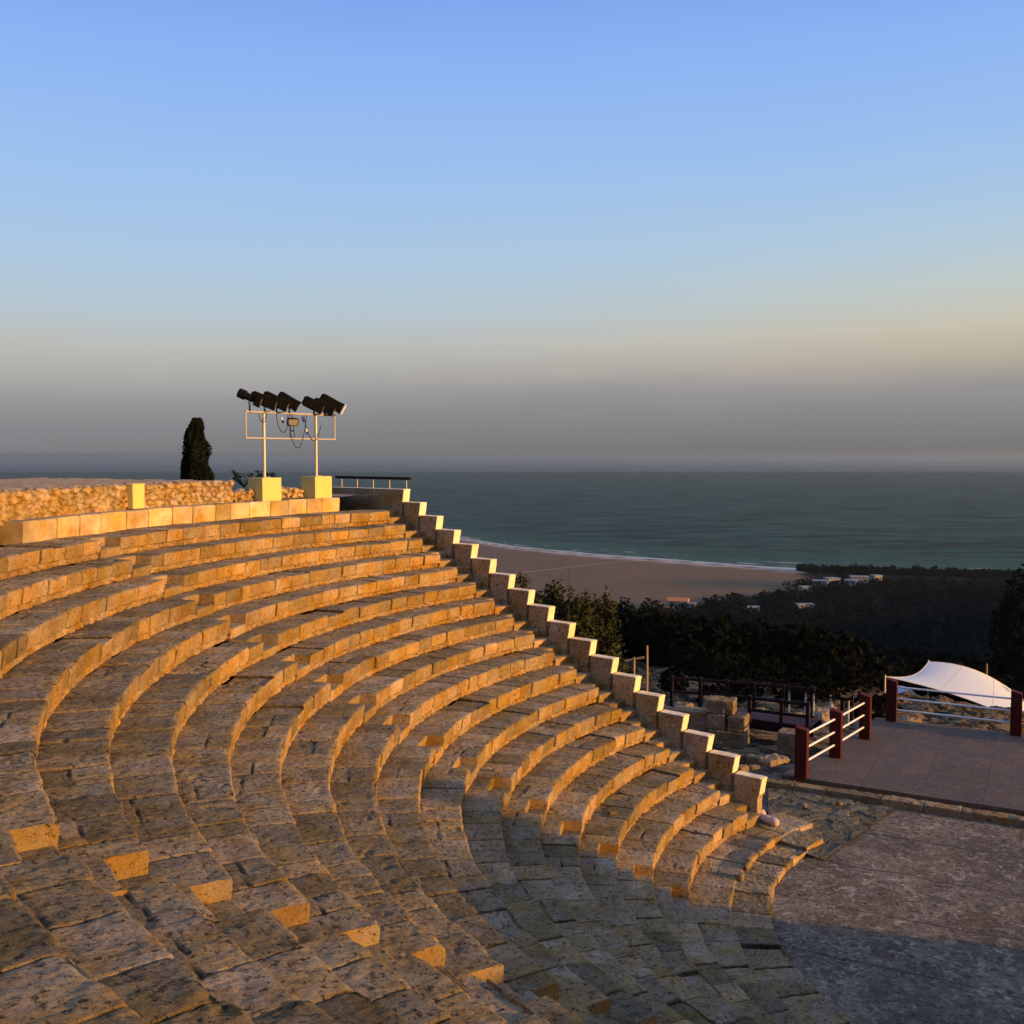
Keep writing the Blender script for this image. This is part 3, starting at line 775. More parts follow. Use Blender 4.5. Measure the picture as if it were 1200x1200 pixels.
def poly_grid(mb, corners, nu, nv_, z, cell, amp, seed, gap=0.10, rot=0.0):
    a, b, c, d = [np.array(q, float) for q in corners]
    s = np.linspace(0, 1, nu)[:, None, None]; t = np.linspace(0, 1, nv_)[None, :, None]
    P = (a*(1-s)*(1-t) + b*s*(1-t) + c*s*t + d*(1-s)*t).reshape(-1, 2)
    w = vnoise(np.c_[P*1.6, P[:, :1]*0], seed)[:, None]*0.12
    ca, sa = math.cos(rot), math.sin(rot)
    Q = np.stack([P[:, 0]*ca+P[:, 1]*sa, -P[:, 0]*sa+P[:, 1]*ca], 1)
    F1, F2, V = cells(Q/cell*np.array([1.0, 1.45])+w, seed)
    g = smooth(0.0, gap, F2-F1)
    zz = z - (1-g)*amp + (V-0.5)*0.035 + fbm(np.c_[P*6, P[:, :1]*0], 3, seed)*0.02
    return mb.add(np.c_[P, zz], grid_faces(nu, nv_), tint=0.15+0.7*V-0.5*(1-g))
# flagstones between the seating end, the kerb and the orchestra
mb = poly_grid(MB(), [(6.3, 24.4), (7.35, 23.4), (10.3, 26.85), (7.45, 29.0)], 90, 120, -0.55, 0.55, 0.035, 61, gap=0.07, rot=0.5)
kind(mb.build('pavement', PAVE), 'structure')

S0 = np.array([7.72, 28.98]); e1 = np.array([0.881, -0.473]); e2 = np.array([0.618, 0.786])
stg = thing('stage', 'dark paved stage platform beyond the orchestra, edged with red posts', 'stage', (14, 28, -0.6))
def par(mb, s0, s1, t0, t1, z0, z1):
    P = [S0+e1*s+e2*t for s, t in ((s0, t0), (s1, t0), (s1, t1), (s0, t1))]
    V = [(p[0], p[1], z0) for p in P]+[(p[0], p[1], z1) for p in P]
    return mb.add(V, np.array([[4, 5, 6, 7], [0, 1, 5, 4], [1, 2, 6, 5], [2, 3, 7, 6], [3, 0, 4, 7]]))
par(MB(), 0.10, 30, 0.02, 8.2, -0.9, -0.30).build('deck', DECKM, stg)
mb = MB(); rs = np.random.default_rng(12); s = -0.35
while s < 26:
    w = rs.uniform(0.7, 1.6)
    c = S0 + e1*(s+w/2) + e2*(-0.26)
    M = np.array([[e1[0], e1[1], 0], [-e1[1], e1[0], 0], [0, 0, 1]])
    rbox(mb, (c[0], c[1], -0.55), M, (w/2-0.004, 0.19+rs.normal(0, 0.012), 0.15+rs.normal(0, 0.008)), 0.03, 0.03, 0.07, int(rs.integers(999)), tint=rs.random())
    s += w
o = mb.build('stone_kerb', RUIN, None, base=(9, 28, -0.6)); tag(o, 'long line of pale kerb stones along the front of the stage', 'kerb')

def rail_post(p, parent, zb=-0.30, h=1.45, w=0.17):
    mb = MB(); M = np.array([[e1[0], e1[1], 0], [-e1[1], e1[0], 0], [0, 0, 1]])
    def warp(Q):
        q = Q.copy(); tp = q[:, 2] > h/2-0.05
        q[:, 2] += np.where(tp, 0.09*(-q[:, 0]/w)*0.5, 0)      # slanted top
        return q
    rbox(mb, (p[0], p[1], zb+h/2), M, (w, w*0.95, h/2), 0.012, 0.006, 0.15, int(abs(p[0]*10)), warp=warp, scale=3)
    return mb.build('post', REDW, parent)
def pipes(a, b, parent, zb=-0.30):
    a = np.array(a); b = np.array(b); d = (b-a)/np.linalg.norm(b-a)
    for hgt in (0.40, 0.80, 1.20):
        p0 = a+d*0.15; p1 = b-d*0.15
        tube(MB(), [(p0[0], p0[1], zb+hgt), (p1[0], p1[1], zb+hgt)], 0.032, 10).build('rail_pipe', PIPE, parent)
PP = [(8.33, 28.72), (9.95, 30.70), (11.55, 32.73), (13.24, 34.93), (16.68, 33.12), (20.1, 31.3), (23.5, 29.5)]
r1 = thing('stage_railing', 'three dark red posts with white pipes along the left edge of the stage', 'railing', (PP[0][0], PP[0][1], -0.3), 'stage railings')
for q in PP[:3]: rail_post(q, r1)
pipes(PP[0], PP[1], r1); pipes(PP[1], PP[2], r1)
r2 = thing('stage_railing', 'long railing with pipes along the back of the stage in front of the white canopy', 'railing', (PP[3][0], PP[3][1], -0.3), 'stage railings')
for q in PP[3:]: rail_post(q, r2)
for i in (3, 4, 5): pipes(PP[i], PP[i+1], r2)

# ------------------------------------------------------------------ ruins and loose stones by the stage
rw = thing('ruined_wall', 'ruined pier of big squared blocks with a lower wall stub behind the stepped wall', 'ruin', (7.0, 33.2, -0.66))
dirs = yawM(-24)
def rblock(x, y, z, hx, hy, hz, yw, seed, tint, parent=None, r=0.045, amp=0.035, mat=RUIN, name='stone_block', tilt=0.0):
    mb = rbox(MB(), (x, y, z), yawM(yw, tilt), (hx, hy, hz), r, amp, 0.06, seed, tint=tint)
    return mb.build(name, mat, parent, base=None if parent else (x, y, z-hz))
rblock(7.22, 33.35, -0.42, 0.62, 0.42, 0.26, -24, 3, 0.35, rw)
rblock(6.90, 33.55, 0.10, 0.31, 0.36, 0.26, -24, 4, 0.8, rw)
rblock(7.52, 33.25, 0.10, 0.29, 0.36, 0.26, -24, 5, 0.5, rw)
rblock(7.00, 33.50, 0.60, 0.46, 0.34, 0.235, -22, 6, 0.3, rw)
rblock(6.10, 34.15, -0.10, 0.62, 0.33, 0.42, -24, 7, 0.7, rw)
rblock(5.15, 34.60, -0.14, 0.40, 0.33, 0.40, -24, 8, 0.55, rw)
o = rblock(9.02, 32.35, -0.30, 0.36, 0.36, 0.36, -28, 9, 0.45); tag(o, 'rough cube of stone half hidden behind the nearest red post', 'stone block')
o = rblock(7.95, 30.35, -0.30, 0.42, 0.26, 0.09, 35, 10, 0.9, r=0.07, amp=0.06, tilt=0.06); tag(o, 'pale rounded flat boulder between the stepped wall and the nearest red post', 'boulder')
o = rblock(7.28, 30.0, -0.40, 0.16, 0.12, 0.06, 10, 11, 0.4, r=0.05, amp=0.03); tag(o, 'small brown stone left of the pale flat boulder', 'stone')
o = rblock(6.85, 29.7, -0.36, 0.20, 0.12, 0.09, 30, 12, 0.9, r=0.05, amp=0.05); tag(o, 'jagged light chip of stone beside the end of the stepped wall', 'stone')
mb = MB(); rs = np.random.default_rng(15)
for i in range(5):
    c = (5.75+i*0.42, 31.55-i*0.20, -0.42)
    rbox(mb, c, yawM(-25), (0.23, 0.14, 0.14), 0.04, 0.03, 0.06, 60+i, tint=rs.random())
o = mb.build('stone_kerb', RUIN, None, base=(6.5, 31.2, -0.6)); tag(o, 'short rough kerb leading from the stepped wall towards the boulder', 'kerb')
# column drum pieces at the foot of the stepped wall
def drum(a, b, r0, r1, seed, label):
    a = np.array(a); b = np.array(b); n = 9
    pts = [a+(b-a)*i/(n-1) for i in range(n)]
    rad = [r0+(r1-r0)*i/(n-1)+0.012*math.sin(i*2.1+seed) for i in range(n)]
    rad[0] *= 0.8; rad[-1] *= 0.75
    mb = tube(MB(), pts, rad, 14, tint=0.7)
    o = mb.build('column_fragment', MARBLE, None, base=a-[0, 0, r0], smooth_shade=True); tag(o, label, 'column fragment', 'broken column pieces')
drum((6.36, 25.55, -0.30), (6.72, 25.15, -0.33), 0.10, 0.11, 1, 'longer pinkish broken column drum lying at the foot of the stepped wall')
drum((6.36, 25.95, -0.30), (6.50, 25.72, -0.32), 0.12, 0.12, 2, 'shorter pink column stub lying behind the longer drum')
for i, (x, y, s, lab) in enumerate(((6.95, 27.9, 0.07, 'loose brick sized stone on the flagstones near the kerb'), (7.9, 26.9, 0.06, 'lone pebble in the middle of the flagstones'), (8.9, 27.1, 0.06, 'reddish pebble on the flagstones nearest the orchestra edge'))):
    o = rblock(x, y, -0.52+s*0.5, s*1.6, s, s*0.7, 30+i*40, 70+i, 0.7, r=0.03, amp=0.02); tag(o, lab, 'stone')
# fallen stones on the treads and a few chips
for i, (k, th, lab) in enumerate(((12, 2.93, 'small pale stone lying on a seat next to the middle stairway'), (15, 2.80, 'dark loose stone lying low on the far seats'))):
    R = R17+(17-k)*D+0.4
    q = POL(R, th, (17-k)*H+0.035)
    o = rblock(q[0], q[1], q[2], 0.09, 0.06, 0.045, 20*i, 80+i, (0.9, 0.1)[i], r=0.03, amp=0.02); tag(o, lab, 'stone')

# ------------------------------------------------------------------ boardwalk, timber fence, info panels
bw = thing('boardwalk', 'raised deck of dark purple boards behind the ruined pier', 'boardwalk', (9.6, 36.4, -1.0))
bx = np.array([0.86, -0.51]); by = np.array([0.51, 0.86])
Mb = np.array([[bx[0], bx[1], 0], [by[0], by[1], 0], [0, 0, 1]])
B0 = np.array([8.9, 36.75])
mb = MB(); rs = np.random.default_rng(31)
for i in range(26):
    c = B0 + bx*(-1.55+0.145*i+0.07)
    rbox(mb, (c[0], c[1], -0.575+rs.normal(0, 0.003)), Mb, (0.066, 0.62, 0.02), 0.004, 0, 1, 0)
mb.build('board_floor', DECKW, bw)
for t in (-0.60, 0.60):
    c = B0 + bx*0.33 + by*t
    rbox(MB(), (c[0], c[1], -0.76), Mb, (1.95, 0.05, 0.16), 0.006, 0, 1, 0).build('edge_beam', DARKW, bw)
def fence(pts, zs, label, h=1.05, name='timber_fence'):
    a = np.array(pts, float)
    t = thing(name, label, 'fence', (a[0, 0], a[0, 1], zs[0]), 'dark timber fences')
    for p, z in zip(a, zs):
        rbox(MB(), (p[0], p[1], z+h/2-0.15), Mb, (0.06, 0.06, h/2+0.15), 0.008, 0, 1, 0).build('post', DARKW, t)
    for i in range(len(a)-1):
        for hh in (0.42, h-0.10):
            p, q = np.array([*a[i], zs[i]+hh]), np.array([*a[i+1], zs[i+1]+hh])
            ax = (q-p)/np.linalg.norm(q-p); ax_, sy, sz = frame_axes(ax)
            box_axes(MB(), (p+q)/2, ax, None, sy, sz, (np.linalg.norm(q-p)/2-0.07, 0.03, 0.055), 1.0, 0.008).build('rail', DARKW, t)
    return t
fence([(6.25, 39.2), (7.30, 38.85), (8.25, 38.5), (9.20, 38.1), (10.2, 37.7), (11.2, 37.3)], [-0.70]*6, 'dark timber fence running behind the boardwalk and the ruined pier')
fence([(8.55, 36.05), (9.55, 35.5), (10.35, 35.05)], [-0.62]*3, 'dark timber fence on the near edge of the boardwalk', 0.95)
fence([(11.9, 36.1), (12.75, 37.6), (13.6, 39.2)], [-0.75, -0.9, -1.1], 'dark timber fence leading away beyond the left corner of the stage', 1.0)
for i, (x, y, lab) in enumerate(((10.55, 37.05, 'leftmost dark lectern style sign on a white leg by the boardwalk'), (11.35, 36.7, 'middle dark lectern style sign beyond the boardwalk'), (11.75, 35.9, 'dark rounded lectern sign nearest the corner of the stage'))):
    z = -0.62
    t = thing('information_sign', lab, 'sign', (x, y, z), 'dark lectern signs')
    M = yawM(-30, -0.35)
    rbox(MB(), (x, y, z+0.86), M, (0.40, 0.26, 0.02), 0.012, 0, 1, 0).build('panel', BLACK, t)
    for sx in (-0.30, 0.30):
        q = np.array([x, y])+bx*sx
        rbox(MB(), (q[0], q[1], z+0.42), Mb, (0.025, 0.025, 0.42), 0.004, 0, 1, 0).build('leg', WHITE, t)
# poles
def pole(x, y, z0, z1, r, label):
    mb = tube(MB(), [(x, y, z0), (x+0.01, y, (z0+z1)/2), (x, y, z1)], [r, r*0.95, r*0.85], 10)
    o = mb.build('wooden_pole', POLEW, None, base=(x, y, z0)); tag(o, label, 'pole')
pole(6.05, 45.0, -2.4, 0.42, 0.055, 'thin tan pole standing beyond the lower part of the stepped wall')
pole(33.1, 70.0, -14.0, -5.62, 0.07, 'thin pale pole rising from the dark slope behind the canopy')
tp = thing('cross_post', 'short pale post with a crosspiece beside the leafy bush', 'post', (5.1, 42.0, -2.0))
tube(MB(), [(5.1, 42, -2.0), (5.1, 42, 0.50)], 0.05, 8).build('upright', POLEW, tp)
tube(MB(), [(4.72, 42.1, 0.33), (5.5, 41.9, 0.52)], 0.05, 8).build('crosspiece', POLEW, tp)

# ------------------------------------------------------------------ canopies
def canopy(name, A, B, C_, D_, sag, label, zg, thick=0.012):
    A, B, C_, D_ = [np.array(q, float) for q in (A, B, C_, D_)]
    t = thing(name, label, 'canopy', ((A+B+C_+D_)/4*[1, 1, 0]+[0, 0, zg]))
    n = 28
    s = np.linspace(0, 1, n)[:, None, None]; q = np.linspace(0, 1, n)[None, :, None]
    P = A*(1-s)*(1-q)+B*(1-s)*q+C_*s*q+D_*s*(1-q)
    ctr = (A+B+C_+D_)/4
    bow = (4*s*(1-s))*0.5*(np.abs(2*q-1)**2) + (4*q*(1-q))*0.5*(np.abs(2*s-1)**2)
    P = P + (ctr-P)*bow*sag[0]                      # scalloped edges
    P[..., 2:] += sag[1]*(4*s*(1-s))*(0.4+0.6*q) + sag[2]*(4*q*(1-q))*(1-s)
    V = P.reshape(-1, 3); V2 = V-[0, 0, thick]
    mb = MB(); mb.add(V, grid_faces(n, n)); mb.add(V2, grid_faces(n, n, flip=True))
    mb.build('fabric', CANVAS, t, smooth_shade=True)
    for e in (P[0], P[-1], P[:, 0], P[:, -1]):
        tube(MB(), e[::3], 0.03, 6).build('edge_rope', GALV, t)
    for q_ in (9, 18):
        tube(MB(), P[q_, ::3]+[0, 0, 0.004], 0.008, 5).build('seam', GALV, t)
    for k in (A, B, C_, D_):
        tube(MB(), [(k[0], k[1], zg-1.5), (k[0], k[1], k[2]+0.1)], 0.06, 8).build('mast', GALV, t)
    return t
canopy('tent_canopy', (22.3, 60, -4.30), (28.0, 67.5, -4.95), (34.5, 67, -7.6), (30.6, 57, -7.0), (0.16, 0.78, -0.3), 'white tensile fabric canopy peaking beyond the stage railing', -9.0)
canopy('tent_canopy', (24.0, 64, -6.9), (24.6, 66, -6.6), (26.8, 66, -7.0), (26.4, 63.4, -7.1), (0.1, 0.55, 0.2), 'small pale canopy glimpsed under the big white one', -9.0)

# ------------------------------------------------------------------ plants
def leaves(mb, C, size, rs, up=0.3, asp=1.8, tint=None):
    n = len(C)
    d = rs.normal(size=(n, 3)); d[:, 2] = d[:, 2]*0.7+up; d /= np.linalg.norm(d, axis=1, keepdims=True)
    r = rs.normal(size=(n, 3)); s = np.cross(d, r); s /= np.linalg.norm(s, axis=1, keepdims=True)+1e-9
    L = size*(0.6+0.8*rs.random(n))[:, None]; w = L/asp
    nn = np.cross(d, s)*L*0.12
    V = np.stack([C-d*L*0.5, C+s*w*0.5-nn, C+d*L*0.5, C-s*w*0.5-nn], 1).reshape(-1, 3)
    f = np.arange(n*4).reshape(n, 4)
    t = rs.random(n) if tint is None else np.clip(tint+rs.normal(0, 0.12, n), 0, 1)
    mb.add(V, f, tint=np.repeat(t, 4))

def leafy_tree(base, tips, label, seed, lsize=0.17, per=330, mat=LEAF, group=None, spread=0.38, name='leafy_tree'):
    rs = np.random.default_rng(seed); base = np.array(base, float)
    t = thing(name, label, 'tree', base, group)
    tm = MB(); lm = MB()
    for q in tips:
        q = np.array(q, float)
        mid = base*0.5+q*0.5+rs.normal(0, 0.15, 3)
        tube(tm, [base+rs.normal(0, 0.05, 3)*[1, 1, 0], mid*0.6+base*0.4, mid, q], [0.09, 0.06, 0.04, 0.01], 6)
        L = np.linalg.norm(q-base)
        tt = rs.random(per)**0.75
        axis = base + (q-base)*tt[:, None]
        C = axis + rs.normal(size=(per, 3))*spread*(1.15-0.85*tt)[:, None]*np.array([1, 1, 0.9])
        cl = np.floor(C*2.0); hv = _hash(cl[:, 0].astype(np.int64), cl[:, 1].astype(np.int64), cl[:, 2].astype(np.int64), seed)
        keep = hv > 0.22
        leaves(lm, C[keep], lsize, rs, 0.5, 1.9, 0.15+0.7*hv[keep])
    tm.build('trunk', BARK, t); lm.build('crown', mat, t)
    return t
def tipsxyz(px, depth, n, seed, jitter=0.5):
    rs = np.random.default_rng(seed); out = []
    for i in range(n):
        a = px[i % len(px)]
        out.append((a[0]+rs.normal(0, jitter*0.4), depth+rs.normal(0, jitter), a[1]-abs(rs.normal(0, 0.35))))
    return out
leafy_tree((2.0, 38, -1.0), tipsxyz([(1.35, 4.0), (1.85, 4.15), (2.35, 4.0), (1.6, 3.3), (2.2, 3.2), (1.0, 3.4), (2.7, 3.3), (2.0, 2.4)], 38, 22, 1), 'tall leafy bush with upright shoots just behind the upper stepped wall', 11, per=420, group='bushes behind the stepped wall')
leafy_tree((3.3, 38.6, -1.2), tipsxyz([(3.1, 3.7), (3.45, 3.95), (3.75, 3.3), (2.8, 2.9), (4.1, 2.2), (3.4, 2.6), (4.3, 1.2), (4.6, 0.6), (3.9, 1.4)], 38.6, 26, 2), 'broad leafy bush behind the middle of the stepped wall, right of the tall one', 12, per=420, group='bushes behind the stepped wall')
leafy_tree((0.35, 39, -0.5), tipsxyz([(0.15, 4.35), (0.6, 4.0), (0.9, 3.6)], 39, 9, 3, 0.3), 'narrow leafy bush showing first above the stepped wall', 13, per=300, group='bushes behind the stepped wall')
# thin bare stems above the bushes
for i, (x, y, z, lab) in enumerate(((2.15, 38.3, 4.75, 'thin bare twig sticking up out of the tall bush'), (1.42, 38.1, 4.35, 'short bare twig left of the taller twig in the bush'))):
    mb = tube(MB(), [(x, y, 2.5), (x+0.03, y, 3.6), (x-0.02, y, z)], [0.02, 0.014, 0.006], 5)
    tube(mb, [(x+0.02, y, 3.9), (x+0.14, y, 4.25)], [0.01, 0.004], 5)
    o = mb.build('bare_twig', BARK, None, base=(x, y, 2.5)); tag(o, lab, 'twig')

def cypress(base, h, r, label, seed, side=None):
    rs = np.random.default_rng(seed); base = np.array(base, float)
    t = thing('cypress_tree', label, 'tree', base)
    tube(MB(), [base, base+[0, 0, h*0.6], base+[0, 0, h*0.95]], [0.16, 0.09, 0.02], 8).build('trunk', BARK, t)
    lm = MB(); n = 15000
    q = rs.random(n); prof = r*np.interp(q, [0, 0.1, 0.3, 0.6, 0.8, 0.92, 1.0], [0.8, 1.0, 1.0, 0.86, 0.72, 0.55, 0.25])
    a = rs.random(n)*2*PI
    bump = 0.78+0.38*vnoise(np.stack([np.cos(a)*1.8, np.sin(a)*1.8, q*h*1.6], 1), seed)
    rad = prof*bump*np.sqrt(rs.uniform(0.25, 1.0, n))
    C = base + np.stack([rad*np.cos(a), rad*np.sin(a), q*h], 1)
    leaves(lm, C, 0.17, rs, 1.0, 2.6)
    if side is not None:
        n = 3500; q = rs.random(n); a = rs.random(n)*2*PI
        rad = side[2]*np.sqrt(rs.random(n))*np.interp(q, [0, 0.5, 1], [1, 1, 0.4])*(0.85+0.3*np.sin(a*3+q*9))
        C = base + np.array([side[0], 0, 0]) + np.stack([rad*np.cos(a), rad*np.sin(a), q*side[1]], 1)
        leaves(lm, C, 0.16, rs, 1.0, 2.6)
    lm.build('crown', CYP, t)
cypress((-14.0, 45.2, 6.1), 4.45, 0.78, 'dark cypress tree standing alone beyond the rubble wall', 3, side=(-0.55, 2.65, 0.33))

# spiky shrub behind the left plinth
def shrub(c, label, seed, n=16, s=0.5):
    rs = np.random.default_rng(seed); mb = MB(); c = np.array(c, float)
    for i in range(n):
        a = rs.random()*2*PI; l = s*rs.uniform(0.5, 1.0)
        d = np.array([math.cos(a)*0.6, math.sin(a)*0.6, rs.uniform(0.5, 1.0)])
        tip = c+d*l
        tube(mb, [c, c+d*l*0.6, tip+[0, 0, -0.06*l]], [0.012, 0.01, 0.004], 5)
        leaves(mb, tip+rs.normal(0, 0.035, (14, 3)), 0.07, rs)
    o = mb.build('spiky_shrub', CYP, None, base=c); tag(o, label, 'shrub', 'shrubs behind the left plinth')
shrub((-8.35, 31.6, 7.95), 'small dark spiky shrub left of the first lamp pole', 5, 14, 0.55)
shrub((-7.75, 32.0, 8.0), 'small dark spiky shrub right behind the first lamp pole', 6, 18, 0.5)

# ------------------------------------------------------------------ terrain, sea
SHX = np.array([-2500, -600, -90, -46, 0, 71, 133, 188, 221, 276, 350, 700, 2500.])
SHY = np.array([2900, 1480, 1070, 995, 913, 836, 789, 742, 725, 710, 690, 560, -200.])
def shore(x, y):                     # >0 at sea, metres from the water line
    return (y-np.interp(x, SHX, SHY))*0.77
def terrain(x, y):
    t = -(x*0.653+(y-913)*0.757)
    z = np.interp(t, [-9e9, 40, 230, 300, 420, 560, 600, 622, 636, 650, 664, 700, 760, 900, 9e9],
                  [-73.6, -73.6, -73.2, -71.5, -49, -22, -13.5, -8.0, -4.2, -2.3, -0.72, -0.72, 4.0, 7.0, 9.0])
    # bluff carrying on to the west, outside the frame, shaped to shade the slope
    edge = x-(0.62*y+38)
    bl = smooth(0, 14, edge)*(y > -40)
    top_ = np.interp(t, [-9e9, 22, 40, 150, 250, 300, 380], [-80, -74, -46, -43, -36, -14, -1.5])
    zb = top_ + np.clip(0.05*edge, 0, 9)*smooth(280, 380, t)
    z = np.where(z < zb, z+(zb-z)*bl, z)
    s = shore(x, y)
    z = np.where(s > -60, np.minimum(z, np.interp(s, [-60, -14, 0, 60, 400], [-73.4, -74.2, -75.0, -77.0, -85.0])), z)
    # mound that carries the seating
    rho = np.hypot(x-OX, y-OY); off = (x-OX)*nv[0]+(y-OY)*nv[1]; al = (x-OX)*dv[0]+(y-OY)*dv[1]
    mound = 7.2*smooth(22.95, 23.25, rho)*(1-smooth(31, 60, rho))*smooth(-1.55, -1.2, off)
    bank = np.clip((al-10)*0.32, 0, 4.0)*smooth(-7, -1.6, off)*(1-smooth(-1.5, -1.2, off))*(1-smooth(26, 40, rho))
    flat = (rho < 22.9)
    z = np.where(flat & (off > -1.56), -0.8, z)
    z = np.maximum(z, np.where(mound > 0.05, mound-0.2, -1e9))
    z = z + bank
    return z, t, s
WBY = np.array([440, 470, 500, 544, 580, 598, 640, 659, 700, 725.]); WBX = np.array([-60, 10, 58, 95, 135, 163, 183, 190, 203, 222.])
def wooded(x, y): return x-np.interp(y, WBY, WBX)
az = np.concatenate([np.radians(np.arange(-180, -36, 4.0)), np.radians(np.arange(-36, 36, 0.3)), np.radians(np.arange(36, 181, 4.0))])
rd = np.concatenate([np.array([0.5]), np.arange(3, 70, 0.42), 70*np.exp(np.linspace(0, math.log(3200/70), 210))[1:]])
A_, R_ = np.meshgrid(az, rd, indexing='ij')
X = (R_*np.sin(A_)).ravel(); Y = (R_*np.cos(A_)).ravel()
Zt, Tt, Ss = terrain(X, Y)
P3 = np.stack([X, Y, Zt*0], 1)
rough_near = smooth(34, 44, np.hypot(X-OX+0, Y))*0 + smooth(14.5, 19, np.hypot(X-14, Y-28))*(np.hypot(X, Y) < 90)
far_r = (np.hypot(X, Y) >= 90)
Zt = Zt + (rough_near*(Zt < 3)*(fbm(P3*0.8, 4, 51)*0.45+np.abs(fbm(P3*2.0, 3, 52))*0.40) + far_r*(Tt > 270)*fbm(P3*0.05, 3, 53)*2.0)*(Ss < -20)
scrub = smooth(250, 300, Tt+25*fbm(P3*0.02, 2, 55))*(1-smooth(618, 640, Tt))
scrub = np.maximum(scrub, smooth(-4, 6, wooded(X, Y)+8*fbm(P3*0.03, 2, 56))*smooth(2, 8, -Ss)*(Y > 300))
sand = smooth(-26, -16, Ss+5*fbm(P3*0.03, 2, 57))*(Ss < 40)*(scrub < 0.5)
green = np.exp(-((X-135-(Y-640)*0.3)/45)**2-((Y-655+X*0.1)/22)**2)*(scrub < 0.5)
rockz = smooth(618, 640, Tt)
m, nt, bs = newmat('land'); N = NT(nt)
pln = N.mix(N.noise(0.02, 6, 0.7), (0.215, 0.138, 0.085), (0.155, 0.10, 0.062))
pln = N.mix(N.ramp(N.noise(0.11, 5, 0.7), 0.5, 0.7, 0, 0.5), pln, (0.10, 0.075, 0.055))
pln = N.mix(N.ramp(N.noise(0.045, 6, 0.75, 1.0), 0.52, 0.62, 0, 0.35), pln, (0.115, 0.085, 0.05))
pln = N.mix(N.ramp(N.noise(0.30, 5, 0.8), 0.60, 0.66, 0, 0.6), pln, (0.05, 0.05, 0.026))
pln = N.mix(N.attr('green'), pln, (0.06, 0.085, 0.06))
pln = N.mix(N.attr('sand'), pln, (0.42, 0.36, 0.31))
pln = N.mix(N.attr('wet'), pln, (0.05, 0.04, 0.032))
rk = N.mix(N.noise(0.8, 7, 0.75), (0.30, 0.19, 0.10), (0.12, 0.08, 0.045))
rk = N.mix(N.ramp(N.noise(1.1, 8, 0.78), 0.44, 0.54, 0, 0.95), rk, (0.014, 0.014, 0.008))
rk = N.mix(N.ramp(N.noise(3.7, 6, 0.7), 0.56, 0.68, 0, 0.9), rk, (0.42, 0.35, 0.26))
pln = N.mix(N.attr('rock'), pln, rk)
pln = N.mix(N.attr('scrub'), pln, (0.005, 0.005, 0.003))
N.l(pln, bs.inputs['Base Color']); bs.inputs['Roughness'].default_value = 1.0; bs.inputs['Specular IOR Level'].default_value = 0.05
N.bump(N.noise(3.0, 6, 0.7), 0.8, 0.15, bs)
LAND = m
wet = np.exp(-((Ss+1.5+2*fbm(P3*0.05, 2, 58))/3.0)**2)
mb = MB(); mb.add(np.stack([X, Y, Zt], 1), grid_faces(len(az), len(rd)), scrub=scrub, sand=sand, green=green*0.8, rock=rockz, wet=wet)
kind(mb.build('ground', LAND, smooth_shade=True), 'structure')
# tracks across the plain
def track(pts, w, name='dirt_track'):
    mb = MB(); pts = np.array(pts, float)
    tt = np.linspace(0, 1, 60); x = np.interp(tt, np.linspace(0, 1, len(pts)), pts[:, 0]); y = np.interp(tt, np.linspace(0, 1, len(pts)), pts[:, 1])
    dx, dy = np.gradient(x), np.gradient(y); l = np.hypot(dx, dy); nx, ny = -dy/l, dx/l
    V = []
    for sg in (-1, 1):
        z = terrain(x+nx*w*sg, y+ny*w*sg)[0]+0.35
        V.append(np.stack([x+nx*w*sg, y+ny*w*sg, z], 1))
    V = np.stack(V, 1).reshape(-1, 3)
    mb.add(V, grid_faces(60, 2)); kind(mb.build(name, TRACK), 'structure')
TRACK = plain_mat('pale_track_dirt', (0.36, 0.29, 0.22), 1.0, 0.15, 0.0, 0.2, 0.05)
track([(-40, 670), (-6, 684), (40, 730), (80, 768), (121, 792)], 1.2)
track([(-60, 905), (-20, 905), (0, 897), (30, 866)], 0.9)

# sea
azs = np.radians(np.concatenate([np.arange(-110, -34, 3.0), np.arange(-34, 34, 0.3), np.arange(34, 111, 3.0)]))
rds = np.concatenate([np.arange(380, 1300, 5.0), 1300*np.exp(np.linspace(0, math.log(70000/1300), 70))[1:]])
A_, R_ = np.meshgrid(azs, rds, indexing='ij')
X = (R_*np.sin(A_)).ravel(); Y = (R_*np.cos(A_)).ravel()
ss = shore(X, Y)
m, nt, bs = newmat('sea_water'); N = NT(nt)
sh = N.attr('shore')
mp = N.n('ShaderNodeMapping'); mp.inputs['Rotation'].default_value = (0, 0, math.radians(32)); mp.inputs['Scale'].default_value = (0.25, 1.0, 1.0); N.l(N.pos, mp.inputs[0])
deep = N.mix(N.ramp(N.noise(0.05, 8, 0.75, vec=mp.outputs[0]), 0.40, 0.60), (0.000, 0.005, 0.004), (0.026, 0.074, 0.050))
shal = N.ramp(sh, 0, 170, 1, 0)
c = N.mix(shal, deep, (0.035, 0.085, 0.055))
nz = N.noise(0.055, 5, 0.7, 0.5, vec=mp.outputs[0])
b1 = N.ramp(N.math('ABSOLUTE', N.math('SUBTRACT', sh, 6)), 1.5, 6.0, 1, 0)
b2 = N.ramp(N.math('ABSOLUTE', N.math('SUBTRACT', sh, 21)), 1.0, 4.5, 1, 0)
b3 = N.ramp(N.math('ABSOLUTE', N.math('SUBTRACT', sh, 40)), 0.8, 4.0, 1, 0)
foam = N.math('ADD', N.math('MULTIPLY', b1, N.ramp(nz, 0.34, 0.46)), N.math('ADD', N.math('MULTIPLY', b2, N.ramp(nz, 0.50, 0.58)), N.math('MULTIPLY', b3, N.ramp(nz, 0.57, 0.64))))
foam = N.math('MINIMUM', foam, 0.85)
c = N.mix(foam, c, (0.55, 0.55, 0.52))
N.l(c, bs.inputs['Base Color'])
